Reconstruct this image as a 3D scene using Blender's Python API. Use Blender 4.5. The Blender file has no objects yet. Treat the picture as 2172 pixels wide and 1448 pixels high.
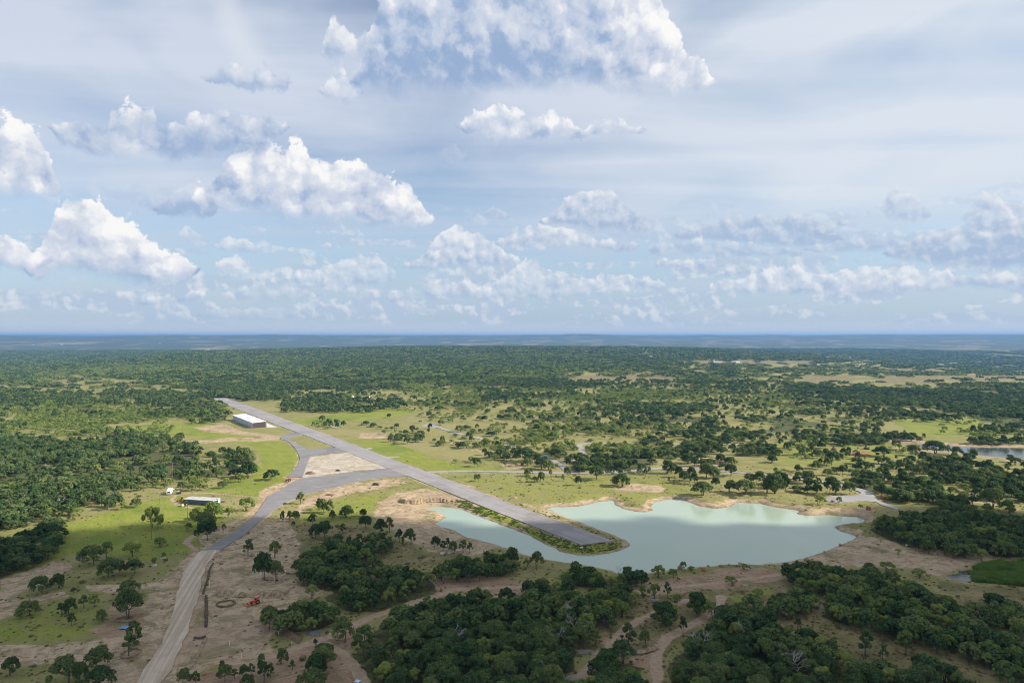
import bpy, bmesh, math, random
import numpy as np
from mathutils import Vector, Matrix
random.seed(7)
RNG = np.random.default_rng(11)
C = bpy.context.scene.collection
R = math.radians

# ------------------------------------------------------------------ camera
FPX, CX, CY, YH, CAMZ = 1448.0, 1086.0, 724.0, 714.0, 100.0
PITCH = math.atan((CY - YH) / FPX)
cam_d = bpy.data.cameras.new('camera')
cam_d.lens, cam_d.sensor_width = 24.0, 36.0
cam_d.clip_start, cam_d.clip_end = 1.0, 90000.0
cam = bpy.data.objects.new('camera', cam_d)
cam.location = (0, 0, CAMZ)
cam.rotation_euler = (math.pi / 2 - PITCH, 0, 0)
C.objects.link(cam)
bpy.context.scene.camera = cam
SP, CP = math.sin(PITCH), math.cos(PITCH)

def ray(x, y):
    """direction in the world of the sight line that the photograph's point (x, y) lies on"""
    u, v = (np.asarray(x, float) - CX) / FPX, (CY - np.asarray(y, float)) / FPX
    return u, CP + v * SP, v * CP - SP

def gp(x, y, z=0.0):
    dx, dy, dz = ray(x, y)
    t = (z - CAMZ) / dz
    return dx * t, dy * t

def proj(X, Y, Z):
    Zc = Z - CAMZ
    dep = Y * CP - Zc * SP
    up = Y * SP + Zc * CP
    return CX + FPX * X / dep, CY - FPX * up / dep

# ------------------------------------------------------------------ value noise for building
def _hash(ix, iy, s):
    h = (ix * 374761393 + iy * 668265263 + s * 974634533) & 0xFFFFFFFF
    h = ((h ^ (h >> 13)) * 1274126177) & 0xFFFFFFFF
    return ((h ^ (h >> 16)) & 0xFFFFFF) / float(0xFFFFFF)

def vnoise(x, y, s=0):
    x, y = np.asarray(x, float), np.asarray(y, float)
    ix, iy = np.floor(x).astype(np.int64), np.floor(y).astype(np.int64)
    fx, fy = x - ix, y - iy
    fx, fy = fx * fx * (3 - 2 * fx), fy * fy * (3 - 2 * fy)
    a, b = _hash(ix, iy, s), _hash(ix + 1, iy, s)
    c, d = _hash(ix, iy + 1, s), _hash(ix + 1, iy + 1, s)
    return (a + (b - a) * fx) * (1 - fy) + (c + (d - c) * fx) * fy

def fbm(x, y, octv=4, s=0):
    t, a, n = 0.0, 0.5, 0.0
    for k in range(octv):
        t = t + a * vnoise(x * 2 ** k + 17.3 * k, y * 2 ** k - 9.1 * k, s + k)
        n += a
        a *= 0.5
    return t / n

def sstep(a, b, x):
    t = np.clip((x - a) / (b - a), 0, 1)
    return t * t * (3 - 2 * t)

def inpoly(px, py, poly):
    px, py = np.asarray(px, float), np.asarray(py, float)
    ins = np.zeros(px.shape, bool)
    n = len(poly)
    for i in range(n):
        x0, y0 = poly[i]; x1, y1 = poly[(i + 1) % n]
        if y0 == y1:
            continue
        c = (y0 > py) != (y1 > py)
        ins ^= c & (px < (x1 - x0) * (py - y0) / (y1 - y0) + x0)
    return ins

def segdist(px, py, pts, closed=False):
    px, py = np.asarray(px, float), np.asarray(py, float)
    best = np.full(px.shape, 1e9)
    n = len(pts)
    for i in range(n if closed else n - 1):
        x0, y0 = pts[i]; x1, y1 = pts[(i + 1) % n]
        dx, dy = x1 - x0, y1 - y0
        L = dx * dx + dy * dy + 1e-12
        t = np.clip(((px - x0) * dx + (py - y0) * dy) / L, 0, 1)
        best = np.minimum(best, np.hypot(px - x0 - t * dx, py - y0 - t * dy))
    return best

def sdist(px, py, poly):
    """signed distance, negative inside"""
    d = segdist(px, py, poly, True)
    return np.where(inpoly(px, py, poly), -d, d)

# ------------------------------------------------------------------ node helpers
class NT:
    def __init__(self, tree):
        self.t = tree
    def n(self, kind, ins=(), **props):
        nd = self.t.nodes.new(kind)
        for k, v in props.items():
            setattr(nd, k, v)
        for k, v in (ins.items() if isinstance(ins, dict) else enumerate(ins)):
            if v is None:
                continue
            if isinstance(v, bpy.types.NodeSocket):
                self.t.links.new(v, nd.inputs[k])
            else:
                nd.inputs[k].default_value = v
        return nd
    def m(self, op, a, b=None, c=None, clamp=False):
        return self.n('ShaderNodeMath', [a, b, c], operation=op, use_clamp=clamp).outputs[0]
    def vm(self, op, a, b=None):
        return self.n('ShaderNodeVectorMath', [a, b], operation=op).outputs[0]
    def ss(self, x, lo, hi):
        nd = self.n('ShaderNodeMapRange', {0: x, 1: lo, 2: hi, 3: 0.0, 4: 1.0}, interpolation_type='SMOOTHSTEP')
        return nd.outputs[0]
    def lin(self, x, lo, hi, a=0.0, b=1.0):
        return self.n('ShaderNodeMapRange', {0: x, 1: lo, 2: hi, 3: a, 4: b}).outputs[0]
    def mix(self, f, a, b):
        nd = self.n('ShaderNodeMix', data_type='RGBA')
        for i, v in ((0, f), (6, a), (7, b)):
            if isinstance(v, bpy.types.NodeSocket):
                self.t.links.new(v, nd.inputs[i])
            else:
                nd.inputs[i].default_value = v if i == 0 or len(v) == 4 else (*v, 1)
        return nd.outputs[2]
    def noise(self, vec, scale, detail=4.0, rough=0.5, dist=0.0, dim='3D'):
        nd = self.n('ShaderNodeTexNoise', {'Scale': scale, 'Detail': detail, 'Roughness': rough, 'Distortion': dist}, noise_dimensions=dim)
        if vec is not None:
            self.t.links.new(vec, nd.inputs['Vector'])
        return nd.outputs[0]
    def link(self, a, b):
        self.t.links.new(a, b)
# ------------------------------------------------------------------ daylight
SUN_EL, SUN_AZ = R(33.0), R(93.0)      # azimuth from +Y towards +X
sc = bpy.context.scene
sc.view_settings.view_transform = 'Standard'
sc.view_settings.look = 'None'
sc.view_settings.gamma = 1.0
sc.view_settings.exposure = 0.6
sun_d = bpy.data.lights.new('sun', 'SUN')
sun_d.energy, sun_d.angle, sun_d.color = 5.0, R(0.5), (1.0, 0.94, 0.84)
sun = bpy.data.objects.new('sun', sun_d)
sdir = Vector((math.sin(SUN_AZ) * math.cos(SUN_EL), math.cos(SUN_AZ) * math.cos(SUN_EL), math.sin(SUN_EL)))
sun.rotation_euler = sdir.to_track_quat('Z', 'Y').to_euler()
sun.location = (0, 0, 500)
C.objects.link(sun)

world = bpy.data.worlds.new('World')
sc.world = world
world.use_nodes = True
wt = world.node_tree
wt.nodes.clear()
W = NT(wt)

def sky_dir(x, y):
    dx, dy, dz = ray(x, y)
    return math.degrees(math.atan2(dx, dy)), math.degrees(math.atan2(dz, math.hypot(dx, dy)))

# cumulus of that afternoon: (points of one cloud as x, top, base), tone 0 grey .. 1 sunlit, scale of the billows, softness
CLOUDS = [
 # far rows above the horizon first
 ([(1010,610,640),(1070,585,640),(1110,552,640),(1132,545,640),(1170,578,640),(1230,592,635),(1300,582,630),(1350,586,625),(1400,592,620)], [.8,.9,1,1,.8,.8,.95,.95,.9], 1, .7),
 ([(1515,598,622),(1560,590,626),(1600,580,630),(1650,566,630),(1690,566,630),(1740,588,630),(1780,575,630),(1850,562,630),(1900,570,628),(1960,566,625),(2012,578,618)], [.8,.9,.9,.95,.95,.8,.9,1,1,1,.9], 1, .85),
 ([(2020,590,612),(2100,575,615),(2172,572,618),(2260,575,618)], [.5,.6,.6,.6], 1, .7),
 ([(610,592,622),(640,570,622),(690,566,622),(740,546,624),(800,542,618),(830,566,604)], [.8,.95,.9,.95,.9,.8], 1, .6),
 ([(560,575,612),(600,570,610),(640,580,606)], [.7,.8,.7], 1, .5),
 ([(300,640,650),(340,628,645),(400,630,643),(435,615,632)], [.7,.7,.6,.9], 1, .6),
 ([(490,612,640),(560,600,645),(640,606,640)], [.6,.7,.6], 1, .45),
 ([(830,620,645),(900,600,642),(940,590,642),(1000,600,638),(1050,612,634)], [.5,.6,.8,.7,.6], 1, .55),
 ([(430,660,680),(520,655,682),(660,650,680),(700,662,674)], [.6,.7,.7,.6], 1, .4),
 ([(1400,552,575),(1480,548,582),(1540,556,586),(1600,566,582)], [.5,.6,.5,.5], 1, .7),
 ([(460,560,578),(490,543,583),(515,545,582),(540,560,576)], [.9,1,1,.9], 1, .75),
 ([(380,490,505),(405,480,520),(425,500,512)], [.8,.8,.8], 1, .5),
 ([(455,520,530),(480,503,535),(510,508,540),(545,520,536)], [.7,.8,.9,.8], 1, .7),
 ([(684,518,530),(692,512,534),(702,520,530)], [1,1,1], 1, .8),
 ([(1880,530,545),(1960,500,565),(2040,486,572),(2110,480,574),(2172,470,576),(2260,470,576)], [.1,.2,.2,.15,.1,.1], 1, .85),
 ([(2060,430,490),(2075,408,495),(2110,416,495),(2150,425,492),(2172,440,490),(2200,450,490)], [.55,.6,.7,.8,.8,.8], 1, .7),
 ([(1868,430,446),(1885,405,470),(1905,396,478),(1940,412,480),(1962,440,476)], [.45,.5,.55,.6,.5], 1, .6),
 ([(1440,495,508),(1500,470,514),(1560,456,520),(1600,462,526),(1660,456,530),(1720,462,530),(1760,480,528),(1785,500,520)], [.1,.1,.1,.15,.15,.1,.1,.1], 1, .8),
 ([(1380,520,540),(1480,510,545),(1600,515,546),(1700,530,544)], [.4,.45,.35,.4], 1, .7),
 ([(1700,528,534),(1800,505,540),(1900,506,536),(1980,515,532)], [.25,.25,.3,.3], 1, .6),
 ([(1775,474,478),(1800,463,482),(1822,474,480)], [.1,.1,.1], 1, .6),
 ([(860,560,568),(900,540,570),(930,496,570),(970,478,570),(1000,488,570),(1035,508,568),(1080,540,565),(1105,555,560)], [.3,.5,.9,1,.9,.8,.9,.8], 1, .9),
 ([(1058,512,524),(1085,490,527),(1130,480,530),(1180,482,530),(1230,486,528),(1260,505,530),(1300,508,535),(1345,512,533)], [.3,.5,.8,.8,.85,.5,.4,.4], 1, .9),
 ([(1150,470,475),(1185,440,484),(1215,408,488),(1255,402,492),(1288,392,492),(1312,420,492),(1335,440,495),(1375,468,495)], [.3,.4,.55,.6,.65,.5,.3,.2], 1, .9),
 ([(1022,455,468),(1045,440,470),(1072,455,466)], [.3,.4,.3], 1, .6),
 ([(75,560,590),(105,470,594),(125,420,600),(145,403,602),(180,415,604),(215,432,606),(240,480,608),(265,470,610),(300,490,612),(335,512,612),(365,530,606),(400,556,590)], [.6,.9,1,1,1,1,.85,.95,.9,.85,.95,.8], 0, 1.),
 ([(-60,490,582),(0,482,582),(40,500,582),(70,540,575)], [.9,.95,.9,.8], 0, .9),
 ([(340,440,455),(380,420,468),(420,385,470),(445,410,466)], [.1,.1,.1,.2], 0, .7),
 ([(285,420,440),(310,405,455),(335,420,448)], [.2,.3,.3], 0, .35),
 ([(410,420,432),(470,350,450),(500,340,458),(540,318,462),(570,305,466),(595,322,468),(625,296,472),(660,330,478),(700,356,482),(740,352,486),(765,330,488),(790,362,490),(830,392,490),(870,390,488),(900,440,484),(918,468,476)], [.35,.6,.9,.9,1,.95,1,1,.95,.8,.85,.85,.9,1,1,.9], 0, 1.),
 ([(-60,255,422),(0,252,424),(40,256,424),(80,272,424),(100,315,424),(118,368,420),(136,405,412)], [.9,1,1,.95,.85,.85,.9], 0, 1.),
 ([(128,266,290),(165,240,312),(195,262,322),(225,262,332),(255,230,338),(290,224,344),(315,236,346),(345,272,346),(390,268,346),(420,258,345),(445,262,342),(480,232,340),(520,246,336),(550,250,328),(575,240,312),(594,262,286)], [.2,.25,.3,.35,.7,.9,.7,.3,.2,.2,.25,.25,.3,.4,.35,.3], 0, .85),
 ([(440,168,178),(470,142,180),(490,152,180),(520,150,184),(560,150,196),(600,158,198),(620,166,180)], [.25,.25,.3,.25,.2,.2,.25], 0, .7),
 ([(985,268,278),(1010,248,296),(1035,232,304),(1055,216,306),(1085,236,306),(1110,240,306),(1150,250,304),(1190,242,300),(1212,252,294),(1226,272,284)], [.5,.6,.9,1,.85,.9,.85,.95,.9,.8], 0, .9),
 ([(1235,280,288),(1262,266,292),(1300,258,294),(1330,264,288),(1355,276,284)], [.7,.8,.9,.8,.7], 0, .65),
 ([(885,340,348),(920,322,356),(960,318,352),(980,335,345)], [.4,.45,.45,.4], 0, .2),
 ([(685,110,120),(695,50,135),(725,42,142),(745,75,140),(770,48,140),(792,85,130)], [.6,.8,.85,.75,.8,.6], 0, .75),
 ([(685,185,200),(705,165,210),(730,160,214),(755,180,210)], [.5,.7,.75,.6], 0, .7),
 ([(755,160,190),(790,40,206),(820,-10,214),(860,-50,218),(950,-60,220),(1050,-70,214),(1150,-70,205),(1250,-60,205),(1350,-45,208),(1400,-10,206),(1418,45,205),(1445,70,204),(1462,120,203),(1480,110,198),(1496,130,190),(1506,165,180)], [.15,.2,.2,.2,.25,.3,.4,.6,.9,1.1,1.15,1.15,1.15,1.15,1.15,1.1], 0, 1.),
]
bands = []
for c in CLOUDS:
    mg = 62 if c[2] == 0 else 38
    x0, x1 = c[0][0][0] - mg, c[0][-1][0] + mg
    # never go below a band whose cloud this one overlaps (later = nearer)
    lo = 0
    for i, b in enumerate(bands):
        for o in b:
            if o[0][0][0] - mg < x1 and o[0][-1][0] + mg > x0:
                lo = max(lo, i + 1)
    ok = None
    for i in range(lo, len(bands)):
        if bands[i][0][2] == c[2]:
            ok = i
            break
    if ok is None:
        bands.append([])
        ok = len(bands) - 1
    bands[ok].append(c)

tc = W.n('ShaderNodeTexCoord').outputs['Generated']
sep = W.n('ShaderNodeSeparateXYZ', [tc])
dx_, dy_, dz_ = sep.outputs
az = W.m('MULTIPLY', W.m('ARCTAN2', dx_, dy_), 180 / math.pi)
el = W.m('MULTIPLY', W.m('ARCSINE', dz_), 180 / math.pi)
AZ0, AZ1, EL1 = -48.0, 48.0, 36.0
azn = W.lin(az, AZ0, AZ1)
comb = W.n('ShaderNodeCombineXYZ', [az, el, 0.0]).outputs[0]
wn = W.n('ShaderNodeTexNoise', {'Vector': comb, 'Scale': 0.9, 'Detail': 4.0, 'Roughness': 0.6}, noise_dimensions='2D').outputs[1]
wv = W.vm('SUBTRACT', wn, (0.5, 0.5, 0.5))
def warped(amp, off):
    s = W.n('ShaderNodeVectorMath', [wv, (amp, amp, 0), None], operation='MULTIPLY').outputs[0]
    s = W.vm('ADD', s, comb)
    return W.vm('ADD', s, off)
def vor(vec, scale):
    nd = W.n('ShaderNodeTexVoronoi', {'Vector': vec, 'Scale': scale, 'Detail': 4.0, 'Roughness': 0.55, 'Lacunarity': 2.3},
             voronoi_dimensions='2D', feature='F1', normalize=True)
    return nd.outputs['Distance']
SC = []
for scale, amp, lo in ((0.62, 1.2, 0.42), (1.25, 0.6, 0.2)):
    v0 = vor(warped(amp, (0, 0, 0)), scale)
    v1 = vor(warped(amp, (lo * .8, lo, 0)), scale)
    n0 = W.noise(warped(amp * .5, (3, 7, 0)), scale * .6, 6.0, 0.6, 0, '2D')
    n1 = W.noise(warped(amp * .5, (3 + lo * 2, 7 + lo * 2.2, 0)), scale * .6, 6.0, 0.6, 0, '2D')
    l0 = W.n('ShaderNodeTexVoronoi', {'Vector': warped(amp * 1.3, (0, 0, 0)), 'Scale': scale * .55, 'Detail': 1.2, 'Roughness': 0.5}, voronoi_dimensions='2D', feature='F1', normalize=True).outputs['Distance']
    l1 = W.n('ShaderNodeTexVoronoi', {'Vector': warped(amp * 1.3, (lo * 1.4, lo * 1.7, 0)), 'Scale': scale * .55, 'Detail': 1.2, 'Roughness': 0.5}, voronoi_dimensions='2D', feature='F1', normalize=True).outputs['Distance']
    emb = W.m('ADD', W.m('MULTIPLY', W.m('SUBTRACT', v1, v0), .5), W.m('MULTIPLY', W.m('SUBTRACT', n0, n1), 1.0))
    emb = W.m('ADD', emb, W.m('MULTIPLY', W.m('SUBTRACT', l1, l0), 1.3))
    bump = W.m('ADD', W.m('SUBTRACT', 0.42, v0), W.m('MULTIPLY', W.m('SUBTRACT', n0, 0.5), 1.6))
    SC.append((emb, bump, n0))

def fcurve(pts):
    nd = W.n('ShaderNodeFloatCurve', {'Value': azn})
    cm = nd.mapping
    cm.use_clip = False
    cu = cm.curves[0]
    pts = sorted(pts)
    q = []
    for p in pts:
        if q and p[0] - q[-1][0] < 1e-4:
            continue
        q.append(p)
    cu.points[0].location = q[0]
    cu.points[1].location = q[-1]
    for p in q[1:-1]:
        cu.points.new(p[0], p[1])
    for p in cu.points:
        p.handle_type = 'VECTOR'
    cm.update()
    return nd.outputs[0]

nishita = W.n('ShaderNodeTexSky', sky_type='NISHITA', sun_disc=False, sun_elevation=SUN_EL, sun_rotation=SUN_AZ,
              air_density=1.0, dust_density=0.2, ozone_density=2.0, altitude=100.0).outputs[0]
base = W.vm('MULTIPLY', nishita, (0.15, 0.15, 0.15))

# thin high veil: long soft streaks
g = W.m('MAXIMUM', dz_, 0.03)
flat = W.n('ShaderNodeCombineXYZ', [W.m('DIVIDE', dx_, g), W.m('DIVIDE', dy_, g), 0.0]).outputs[0]
mp = W.n('ShaderNodeMapping', {'Vector': flat, 'Rotation': (0, 0, R(38)), 'Scale': (0.10, 0.55, 1)}).outputs[0]
st = W.noise(mp, 1.6, 6.0, 0.55, 0.6, '2D')
mp2 = W.n('ShaderNodeMapping', {'Vector': comb, 'Location': (2, 5, 0), 'Scale': (0.022, 0.06, 1)}).outputs[0]
big = W.noise(mp2, 2.0, 4.0, 0.5, 0.3, '2D')
right = W.ss(az, -6.0, 30.0)
v = W.m('ADD', W.m('MULTIPLY', W.m('SUBTRACT', st, 0.5), 0.75), W.m('MULTIPLY', W.m('SUBTRACT', big, 0.5), 1.5))
v = W.m('ADD', v, W.m('ADD', W.m('MULTIPLY', right, 0.20), 0.70))
hi_ = W.ss(el, 5.0, 11.5)
veil = W.m('MULTIPLY', W.m('MINIMUM', W.m('MAXIMUM', v, 0.0), 0.95), W.m('ADD', W.m('MULTIPLY', hi_, 0.85), 0.15))
veilcol = W.mix(W.m('ADD', W.m('MULTIPLY', right, 0.5), W.m('MULTIPLY', st, 0.5)), (.64, .71, .86), (.83, .89, .95))
col = W.mix(veil, base, veilcol)
# milky air low over the horizon, with faint rows of far cumulus
low = W.m('SUBTRACT', 1.0, W.ss(el, 0.5, 12.0))
col = W.mix(W.m('MULTIPLY', low, 0.8), col, (.43, .56, .75))
col = W.mix(W.m('MULTIPLY', W.m('SUBTRACT', 1.0, W.ss(el, 0.1, 1.6)), 0.85), col, (.72, .78, .86))
mp3 = W.n('ShaderNodeMapping', {'Vector': comb, 'Scale': (0.16, 0.75, 1)}).outputs[0]
rows = W.ss(W.noise(mp3, 1.0, 5.0, 0.55, 0.2, '2D'), 0.46, 0.72)
rowm = W.m('MULTIPLY', rows, W.m('MULTIPLY', W.ss(el, 0.4, 2.0), W.m('SUBTRACT', 1.0, W.ss(el, 6.0, 11.0))))
col = W.mix(W.m('MULTIPLY', rowm, 0.5), col, (.60, .68, .80))
embB, bumpB, nB0 = SC[1]
mp4 = W.n('ShaderNodeMapping', {'Vector': comb, 'Location': (11, 3, 0), 'Scale': (0.13, 0.62, 1)}).outputs[0]
cf = W.noise(mp4, 1.0, 3.0, 0.5, 0.3, '2D')
for off_, lo_, hi2 in ((0.0, 1.6, 9.5), (0.055, 0.9, 5.0)):
    dens_ = W.m('ADD', W.m('SUBTRACT', cf, 0.545 - off_), W.m('MULTIPLY', bumpB, 0.16))
    win = W.m('MULTIPLY', W.ss(el, lo_ * .5, lo_ * 1.6), W.m('SUBTRACT', 1.0, W.ss(el, hi2 * .7, hi2 * 1.35)))
    al_ = W.m('MULTIPLY', W.ss(dens_, 0.0, 0.07), W.m('MULTIPLY', win, .55))
    lt_ = W.ss(W.m('ADD', W.m('MULTIPLY', embB, 1.2), W.m('MULTIPLY', dens_, -1.0)), -.25, .32)
    col = W.mix(al_, col, W.mix(lt_, (.52, .63, .79), (.82, .85, .90)))
# one bright band of cirrus at the upper left
cd = W.m('ADD', W.m('ADD', az, 20.9), W.m('MULTIPLY', W.m('SUBTRACT', el, 22.0), 0.62))
cd = W.m('ADD', cd, W.m('MULTIPLY', W.m('SUBTRACT', big, 0.5), 5.0))
cband = W.m('SUBTRACT', 1.0, W.ss(W.m('ABSOLUTE', cd), 0.1, 1.9))
cband = W.m('MULTIPLY', cband, W.ss(el, 18.0, 22.0))
col = W.mix(W.m('MULTIPLY', cband, 0.5), col, (.82, .86, .92))

for b in bands:
    sci = b[0][2]
    emb, bump, n0 = SC[sci]
    amp = 2.4 if sci == 0 else 0.8
    topp, botp, tonp, opp = [(-.2, 0.0)], [(-.2, .5)], [(-.2, .4)], [(-.2, 1.0)]
    for pts, tones, s_, op in sorted(b, key=lambda c: c[0][0][0]):
        first = True
        xs = []
        for (x, t, bo), tn in zip(pts, tones):
            a, et = sky_dir(x, t)
            a, eb = sky_dir(x, bo)
            xs.append(((a - AZ0) / (AZ1 - AZ0), et / EL1, eb / EL1, tn))
        mid0, mid1 = (xs[0][1] + xs[0][2]) / 2, (xs[-1][1] + xs[-1][2]) / 2
        gap = 0.010 if sci == 0 else 0.006
        xs = [(xs[0][0] - 2.2 * gap, mid0 - 4 * gap, mid0 + 4 * gap, xs[0][3])] + xs + [(xs[-1][0] + 2.2 * gap, mid1 - 4 * gap, mid1 + 4 * gap, xs[-1][3])]
        for q in xs:
            topp.append((q[0], q[1])); botp.append((q[0], q[2])); tonp.append((q[0], q[3] * .6 + .1)); opp.append((q[0], op))
    for l in (topp, botp, tonp, opp):
        l.append((1.2, l[0][1]))
    top = W.m('MULTIPLY', fcurve(topp), EL1)
    bot = W.m('MULTIPLY', fcurve(botp), EL1)
    ton = W.m('DIVIDE', W.m('SUBTRACT', fcurve(tonp), .1), .6)
    opa = fcurve(opp)
    dt = W.m('ADD', W.m('SUBTRACT', top, el), W.m('MULTIPLY', bump, amp))
    db = W.m('ADD', W.m('SUBTRACT', el, bot), W.m('MULTIPLY', bump, amp * .55))
    soft_t, soft_b = (0.40, 2.4) if sci == 0 else (0.2, .7)
    H = W.m('MAXIMUM', W.m('SUBTRACT', top, bot), 0.4)
    sb = W.m('MINIMUM', W.m('ADD', W.m('MULTIPLY', H, 0.34), .12), soft_b)
    al = W.m('MULTIPLY', W.ss(dt, 0.0, soft_t), W.ss(W.m('DIVIDE', db, sb), 0.0, 1.0))
    al = W.m('MULTIPLY', al, opa)
    t = W.m('DIVIDE', W.m('SUBTRACT', el, bot), H, clamp=True)
    li = W.m('ADD', W.m('MULTIPLY', emb, 1.25), W.m('MULTIPLY', t, 0.8))
    li = W.m('ADD', li, W.m('MULTIPLY', ton, 0.70))
    li = W.m('SUBTRACT', li, 0.58)
    c0 = W.mix(W.ss(li, -0.40, 0.55), (.34, .47, .70), (.68, .74, .86))
    c1 = W.mix(W.ss(li, 0.36, 1.15), c0, (1.04, 1.03, 1.02))
    if sci == 1:      # farther: more air in front of them
        c1 = W.mix(0.30, c1, (.60, .70, .83))
    col = W.mix(al, col, c1)
print('cloud bands', len(bands))
bg = W.n('ShaderNodeBackground', {'Color': W.vm('MULTIPLY', col, (10., 10., 10.)), 'Strength': 0.062})
out = W.n('ShaderNodeOutputWorld', [bg.outputs[0]])
world.cycles.sampling_method = 'MANUAL'
world.cycles.sample_map_resolution = 512
sc.cycles.filter_width = 1.0
sc.cycles.use_denoising = True
sc.cycles.denoiser = 'OPENIMAGEDENOISE'
sc.cycles.denoising_input_passes = 'RGB_ALBEDO_NORMAL'

# ------------------------------------------------------------------ the cloud whose shade lies over the foreground
def shade_cloud():
    edge = [(-500,1165),(-150,1150),(0,1128),(150,1145),(300,1126),(430,1116),(520,1113),(600,1124),(700,1108),(800,1092),(870,1100),(960,1118),(1080,1128),(1180,1112),(1300,1098),
            (1500,1104),(1700,1110),(1830,1106),(1900,1086),(2000,1072),(2172,1092),(2450,1085),(2900,1100)]
    g = [tuple(float(q) for q in gp(x, y)) for x, y in edge]
    poly = [(-560, 290), (-520, 310)] + g + [(620, 120), (560, -60), (200, -150), (-300, -120), (-560, 0)]
    zc = 720.0
    k = zc / sdir.z
    sx, sy = sdir.x * k, sdir.y * k
    rng = np.random.default_rng(3)
    Vs, Fs, off = [], [], 0
    bm = bmesh.new(); bmesh.ops.create_icosphere(bm, subdivisions=3, radius=1.0)
    bv = np.array([v.co[:] for v in bm.verts]); bf = np.array([[v.index for v in f.verts] for f in bm.faces]); bm.free()
    n = 0
    while n < 900:
        x, y = rng.uniform(-560, 620), rng.uniform(-150, 420)
        d = float(sdist(np.array([x]), np.array([y]), poly)[0])
        if d > 6: continue
        inner = min(1.0, max(0.0, -d / 90))
        r = (7 + 10 * rng.uniform() + 62 * inner * rng.uniform(.5, 1))
        if inner < .25 and rng.uniform() < .25: continue
        if inner > .5 and rng.uniform() < .45: continue
        p = bv * (r, r, r * .62)
        q = p * .02 + (x * .01, y * .01, n * .37)
        ds = 1 + .35 * (fbm(q[:, 0] * 2 + q[:, 2] * 3, q[:, 1] * 2 - q[:, 2] * 2, 4, 7) - .5) * 2
        p = p * ds[:, None]
        p[:, 2] = np.where(p[:, 2] < 0, p[:, 2] * .45, p[:, 2]) + rng.uniform(0, 50) * inner
        Vs.append(p + (x + sx, y + sy, zc)); Fs.append(bf + off); off += len(bv); n += 1
    m = bpy.data.materials.new('cloud_vapour'); m.use_nodes = True
    N = NT(m.node_tree); m.node_tree.nodes.clear()
    a = N.n('ShaderNodeBsdfDiffuse', {'Color': (.9, .9, .92, 1)}); b = N.n('ShaderNodeBsdfTranslucent', {'Color': (.9, .9, .92, 1)})
    t = N.n('ShaderNodeBsdfTransparent')
    mx = N.n('ShaderNodeMixShader', [.5, a.outputs[0], b.outputs[0]])
    mx2 = N.n('ShaderNodeMixShader', [.62, t.outputs[0], mx.outputs[0]])
    N.n('ShaderNodeOutputMaterial', [mx2.outputs[0]])
    me = bpy.data.meshes.new('cloud')
    me.from_pydata(np.vstack(Vs).tolist(), [], np.vstack(Fs).tolist())
    me.polygons.foreach_set('use_smooth', [True] * len(me.polygons))
    me.materials.append(m)
    o = bpy.data.objects.new('cloud', me); C.objects.link(o)
    o['kind'] = 'structure'
shade_cloud()
# ------------------------------------------------------------------ the lie of the land
S = 560.0 / 2172.0          # the enlargements the positions were read from: 560 px shown 2172 wide
def zp(ox, oy, pts):
    return [(ox + p[0] * S, oy + p[1] * S) for p in pts]

WATER_Z = -2.2
LAKE_PX = [(893,1076),(938,1074),(980,1081),(1005,1092),(1030,1101),(1068,1115),(1100,1127),(1119,1134),(1157,1155),(1188,1169),(1224,1177),(1260,1178),
 (1299,1171.5),(1325,1164),(1336,1158),(1337,1151),(1327,1144),(1299,1133),(1235,1108),(1183,1089),(1160,1078),(1184,1075),(1225,1074),(1256,1067.5),(1274,1063.6),
 (1300,1061),(1304,1070),(1318,1078),(1344,1084),(1369,1085.5),(1386,1081.7),(1380,1072.6),(1390,1065),(1416,1058.5),(1441.5,1058.5),(1462,1065),(1485,1074),
 (1519,1078),(1550,1074),(1565,1065),(1591,1067),(1612,1067.5),(1638,1074),(1682,1080),(1697,1084),(1689,1089),(1710,1093),(1756,1092),(1792,1094),(1818,1096),(1836,1103),
 (1818,1110),(1787,1111),(1769,1117),(1779,1126),(1800,1131),(1816,1138),(1803,1147),(1772,1160),(1715,1180.5),(1671,1191),(1612,1196),(1544,1196),(1505,1200),
 (1441,1206),(1376,1214),(1351,1219),(1312,1215),(1299,1209),(1235,1197),(1183,1190),(1152,1184.5),(1113,1175),(1071,1160),(1030,1147),(991,1139),(965,1124),
 (927,1113.5),(920,1110),(937,1104),(947,1097),(937,1088),(911,1080)]
PONDF_PX = [(1895,937),(1935,941),(1985,944),(2040,947),(2100,949),(2180,950.5),(2300,951),(2300,985),(2172,973),(2110,968),(2060,963),(2000,954),(1950,948),(1905,942)]
PONDR_PX = [(2012,1222),(2032,1218),(2040,1212),(2055,1210),(2066,1214),(2062,1222),(2064,1230),(2050,1231.5),(2030,1229)]
def wpoly(px, z=0.0):
    return [tuple(float(q) for q in gp(x, y, z)) for x, y in px]
LAKE = wpoly(LAKE_PX, WATER_Z)
PONDF = wpoly(PONDF_PX, -1.2)
PONDR = wpoly(PONDR_PX, -1.2)

CREST_X = [-500, 0, 250, 370, 600, 900, 1300, 1500, 1700, 1900, 2172, 2700]
CREST_Y = [758, 757, 752, 743, 738, 733.5, 734, 737, 747, 756, 763, 765]
FAR_X = [-500, 0, 200, 330, 430, 560, 700, 1000, 1400, 1900, 2200, 2700]
FAR_Y = [713.5, 713.0, 712.6, 712.2, 713.8, 712.8, 712.6, 712.6, 711.4, 711.2, 710.6, 711]

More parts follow.
